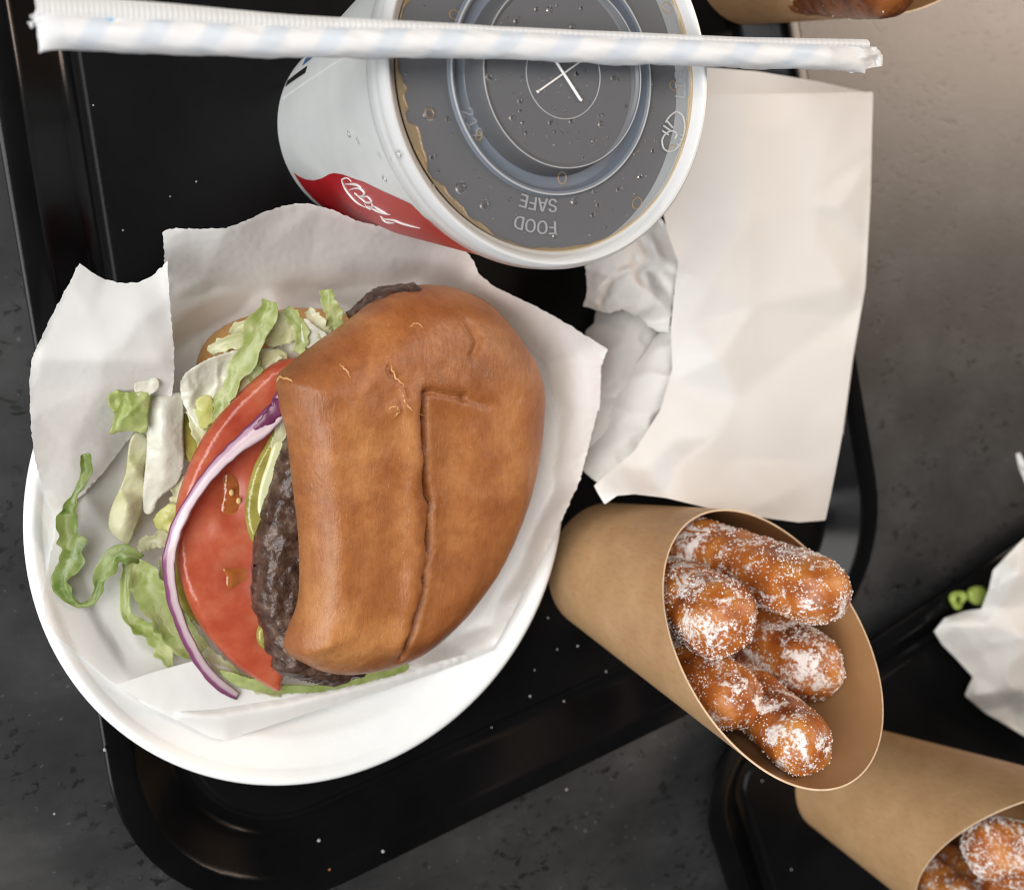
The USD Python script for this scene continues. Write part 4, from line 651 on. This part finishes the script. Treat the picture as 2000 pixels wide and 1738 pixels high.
n3 = [(1825, 1233, .018), (1845, 1207, .020), (1885, 1193, .022), (1917, 1189, .026), (1932, 1150, .034), (1940, 1114, .036), (1962, 1090, .037), (2000, 1052, .038), (2060, 1030, .036), (2090, 1200, .03), (2080, 1470, .016), (2000, 1437, .016), (1960, 1412, .016), (1926, 1393, .016), (1885, 1358, .0165), (1893, 1340, .018), (1901, 1322, .018), (1869, 1287, .016), (1841, 1259, .016)]
n3i = [(1958, 1187, .0330), (1955, 1140, .0400), (1990, 1120, .0440), (1990, 1240, .0380), (1930, 1220, .0310), (1870, 1220, .0260), (1920, 1280, .0250), (1905, 1355, .0230), (1950, 1350, .0290), (2000, 1350, .0300), (1960, 1375, .0190), (1900, 1370, .0165), (2000, 1395, .0185), (1860, 1260, .0180), (2040, 1250, .040), (1975, 1300, .0340)]
solo('paper_napkin', sheet(n3, n3i, step=6, smooth=2, amp=.0012, scale=60, seed=65, thick=.0004), MT['napkin'], 'crumpled white napkin on the second tray at the right edge of the photo', 'napkin')
solo('paper_scrap', sheet([(1984, 886, .012), (1992, 884, .012), (2003, 906, .013), (2030, 960, .014), (2030, 990, .010), (2003, 945, .010), (1990, 915, .010)], [(1996, 910, .0135)], step=3, smooth=1, amp=.0005, scale=12, seed=67), MT['napkin'], 'thin white paper corner poking in at the right edge above the crumpled napkin', 'paper scrap')
# green pepper ring beside the crumpled napkin
a = np.linspace(0, 2 * np.pi, 48); pr = thing('pepper_ring', 'small green pepper ring beside the crumpled napkin on the second tray', 'pepper', (*P(1872, 1172, .0185)[:2], .0168))
c0 = P(1871, 1171, .0185); rr = .0028
part(pr, 'ring_flesh', tube(np.stack([c0[0] + rr * np.cos(a) * 1.1, c0[1] + rr * np.sin(a), c0[2] + .0006 * np.sin(2 * a)], 1), .0017 + .0003 * np.sin(3 * a), 10, False), MT['chili'])
solo('pepper_piece', pillow(PP(spline_closed([(1890, 1160), (1905, 1144), (1922, 1148), (1922, 1172), (1905, 1182)], 3), .0190), .0210, .0168, edge=.002, step=.0007), MT['chili'], 'green pepper scrap half hidden under the crumpled napkin', 'pepper')

# ---------------------------------------------------------------- churro cups
def scoop_cup(bx, by, rb, k, zc_, m, ph, z0, label, n=160):
    t = thing('scoop_cup', label, 'paper cup', (bx, by, z0)); th = np.arange(n) * 2 * np.pi / n; c = np.cos(th - ph)
    rt = (rb + k * (zc_ - z0)) / (1 - k * m * c); zt = zc_ + m * rt * c
    s = np.linspace(0, 1, 14)
    Z = z0 + s[None] * (zt[:, None] - z0); Rr = rb + k * (Z - z0)
    def surf(off): return np.stack([bx + (Rr - off) * np.cos(th)[:, None], by + (Rr - off) * np.sin(th)[:, None], Z], -1)
    o, i = surf(0), surf(.0006); f = grid_faces(n, 14, closed_n=True)
    part(t, 'cup_wall', (o.reshape(-1, 3), f), MT['kraft'])
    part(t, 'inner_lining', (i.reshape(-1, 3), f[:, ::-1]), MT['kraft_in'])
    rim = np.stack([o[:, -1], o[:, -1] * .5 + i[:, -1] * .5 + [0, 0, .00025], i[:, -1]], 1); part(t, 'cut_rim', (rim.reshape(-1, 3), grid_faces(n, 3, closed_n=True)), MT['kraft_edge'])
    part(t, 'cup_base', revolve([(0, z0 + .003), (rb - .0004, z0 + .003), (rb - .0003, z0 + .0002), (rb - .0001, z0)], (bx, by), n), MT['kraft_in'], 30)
    # the pasted side seam
    a0 = ph + 2.6; zs = np.linspace(z0 + .001, z0 + .04, 20); q = np.stack([bx + (rb + k * (zs - z0) + .00025) * np.cos(a0), by + (rb + k * (zs - z0) + .00025) * np.sin(a0), zs], 1)
    return t
scoop_cup(.2519, -.1093, .0247, .1291, .102, .7949, -1.5518, .0066, 'kraft scoop cup of sugared churros standing just below the white bag')
scoop_cup(.3768, -.2190, .0247, .1291, .1058, .7504, .8262, .0066, 'kraft scoop cup of churros cut off by the lower right corner of the photo')
C3B = np.array([.3133, .1218])
scoop_cup(*C3B, .0247, .1291, .1031, .7708, 1.2811, .0066, 'kraft scoop cup at the top edge above the wrapped straw')

CUPS = dict(middle=(.2519, -.1093), corner=(.3768, -.2190), top=(.3133, .1218))
def reach(cup, px, py, clear, near=False):
    """the deepest point on a pixel's line of sight that keeps clear of the wall of the cup"""
    d = P(px, py, 0.0) - CAM; q = CAM + np.linspace(.5, .99, 4000)[:, None] * d; g = (.0247 + .1291 * (q[:, 2] - .0066)) - .0006 - np.hypot(q[:, 0] - CUPS[cup][0], q[:, 1] - CUPS[cup][1])
    ok = np.nonzero((g >= clear) & (q[:, 2] > .0066 + clear))[0]
    return q[ok[0 if near else -1]] if len(ok) else q[np.argmax(g)]
grain = trimesh.creation.icosphere(0, 1.0)
def churro(tip, base, r, label, seed, grains=900, bulge=0.0, dough='churro', ends=False):
    """a stubby sugared stick from a point deep in the cup to its tip; tip and base: (pixel, pixel, height)"""
    b = P(*tip) if not isinstance(tip[0], str) else reach(*tip); a = P(*base) if not isinstance(base[0], str) else np.array(base[1:]) if base[0] == 'at' else reach(*base)
    if ends: b = b + (b - a) / np.linalg.norm(b - a) * r * .95
    ax = b - a; Ln = np.linalg.norm(ax); ax /= Ln; u = np.cross(ax, [.2, .1, 1.0]); u /= np.linalg.norm(u); w = np.cross(ax, u)
    n, m = 80, 84; s = np.linspace(0, 1, n); s = np.where(s > .5, 1 - .5 * (1 - (s - .5) * 2) ** 1.6, s)
    x = s * Ln; d = np.clip((Ln - x) / (r * 1.15), 0, 1); d0 = np.clip(x / r, 0, 1); prof = np.sqrt(1 - (1 - d) ** 2.2) * np.sqrt(1 - (1 - d0) ** 2)
    g = np.arange(m) * 2 * np.pi / m; tw = seed * 1.7 + .5 * s
    flute = 1 + .032 * np.cos(5 * (g[None] + tw[:, None])) + .03 * np.cos(2 * g[None] + seed)
    rad = r * prof[:, None] * flute * (1 + bulge * np.sin(np.pi * s))[:, None]
    v = a + x[:, None, None] * ax + rad[..., None] * (np.cos(g)[None, :, None] * u + np.sin(g)[None, :, None] * w)
    v = v.reshape(-1, 3); v = v + .0014 * (np.stack([meshkit.fbm(v * 130 + 17 * k, 3, seed + k) for k in range(3)], 1) - .5) + .0007 * (np.stack([meshkit.fbm(v * 600 + 17 * k, 2, seed + k) for k in range(3)], 1) - .5)
    f = grid_faces(n, m, closed_m=True); t = thing('churro', label, 'churro', tuple(a)); dm = part(t, 'dough', (v, f), MT[dough])
    # sugar grains lie thickest in drifts
    tm_ = trimesh.Trimesh(v, f, process=False); pts, fi = trimesh.sample.sample_surface(tm_, grains * 8, seed=seed); nr = tm_.face_normals[fi]
    out = np.sign(np.einsum('ij,ij->i', nr, pts - (a + ((pts - a) @ ax)[:, None] * ax))); nr = nr * out[:, None]
    dn = meshkit.fbm(pts * 170, 3, seed + 40); keep = (rng.random(len(pts)) < np.clip((dn - .44) * 4, .10, 1)); pts, nr = pts[keep][:int(1.7 * grains)], nr[keep][:int(1.7 * grains)]
    sz = rng.uniform(.00010, .00030, len(pts)); gv = grain.vertices[None] * sz[:, None, None] * rng.uniform(.6, 1.3, (len(pts), 1, 3)) + (pts + nr * sz[:, None] * .4)[:, None]
    gf = grain.faces[None] + (np.arange(len(pts)) * len(grain.vertices))[:, None, None]
    part(dm, 'sugar_coating', (gv.reshape(-1, 3), gf.reshape(-1, 3)), MT['sugar'], False, kind='stuff'); return t
G1 = 'churros in the middle cup'
m_ = 'middle'
churro((1594, 1154, .1130), (m_, 1312, 1058, .0110, True), .0112, 'long churro pointing right, topmost in the middle cup', 1, 1500, ends=True)
churro((1404, 1206, .1020), ('at', .2440, -.1030, .036), .0124, 'sugary white churro nearest the low front edge of the middle cup', 2, 1900, ends=True)
churro((m_, 1586, 1304, .0108), ('at', .2660, -.1120, .034), .0108, 'churro in the middle cup half hidden beneath the long one', 3, 1100, ends=True)
churro((m_, 1426, 1364, .0108, True), ('at', .2370, -.1140, .030), .0104, 'churro at the lower left of the middle cup, caked white along its bottom', 4, 1500, ends=True)
churro((m_, 1562, 1450, .0100), ('at', .2640, -.1250, .028), .0100, 'lowest churro in the middle cup, resting against the tall back wall', 5, 1100, ends=True)
churro((m_, 1400, 1085, .0100), ('at', .2520, -.0980, .022), .0088, 'dark churro deep at the top of the middle cup behind the long one', 6, 900)
churro((2110, 1700, .1120), ('corner', 1890, 1640, .0115, True), .0120, 'sugar crusted churro at the right edge in the lower right cup', 11, 1900)
churro(('corner', 1900, 1790, .0100), ('corner', 1700, 1620, .0080), .0100, 'dark glossy churro along the left wall of the lower right cup', 12, 500)
churro(('corner', 2080, 1790, .0100), ('corner', 1800, 1680, .0080), .0100, 'churro in the lower right corner below the sugar crusted one', 13)
churro((1766, -30, .1080), ('top', 1480, -40, .0080), .0105, 'dark churro tip showing at the top edge of the photo', 14, 60, dough='dough_plain')

# ---------------------------------------------------------------- crumbs
def crumb(px, py, z, s, mat, label, group):
    s *= .62; m = trimesh.creation.icosphere(1, s); m.vertices = m.vertices * (1 + .5 * (rng.random((len(m.vertices), 1)) - .5)); m.apply_scale((1, 1, .7)); m.apply_translation(P(px, py, z) + [0, 0, s * .5])
    solo('crumb', m, mat, label, 'crumb', group, smooth=False)
_where = {1070: 'beside the base of the middle churro cup', 1240: 'in the gutter under the middle churro cup', 1183: 'right-hand one before the front gutter of the tray', 960: 'just below the right side of the plate', 1010: 'near the front gutter, right of the plate'}
for x, y, s in ((1070, 1206, .5), (1128, 1261, .6), (1088, 1268, .4), (1183, 1311, .6), (1035, 1359, .6), (1044, 1308, .4), (1240, 1358, .5), (1101, 1369, .5), (1150, 1240, .35), (960, 1420, .4), (1010, 1480, .4)):
    crumb(x, y, .0066, s * .001, MT['salt'], 'tiny white crumb on the tray ' + _where.get(x, 'between the plate and the middle churro cup'), 'sugar crumbs on the tray floor')
for x, y in ((332, 384), (383, 355), (182, 206), (240, 450)):
    crumb(x, y, .0066, .0004, MT['salt'], 'tiny pale crumb on the empty black tray floor left of the drink cup', 'crumbs left of the drink cup')
crumb(204, 1463, .0165, .0008, MT['salt'], 'white crumb on the left rim of the large tray below the plate', None)
crumb(622, 1640, .011, .0009, MT['salt'], 'pale crumb on the slope of the large tray above its front rim', None)
crumb(747, 1661, .0165, .0009, MT['salt'], 'bright white crumb on the front rim of the large tray', None)
crumb(643, 1697, .0165, .0006, MT['crumb'], 'small orange brown crumb on the front rim of the large tray', None)
crumb(106, 1588, .0, .0006, MT['salt'], 'white crumb on the bare table at the lower left', None)
crumb(1106, 1541, .0, .0007, MT['salt'], 'white crumb on the table between the two trays', None)
for x, y in ((1488, 1524), (1545, 1697)):
    crumb(x, y, .0066, .0005, MT['salt'], 'pale crumb on the dark floor of the second tray', 'crumbs on the second tray')
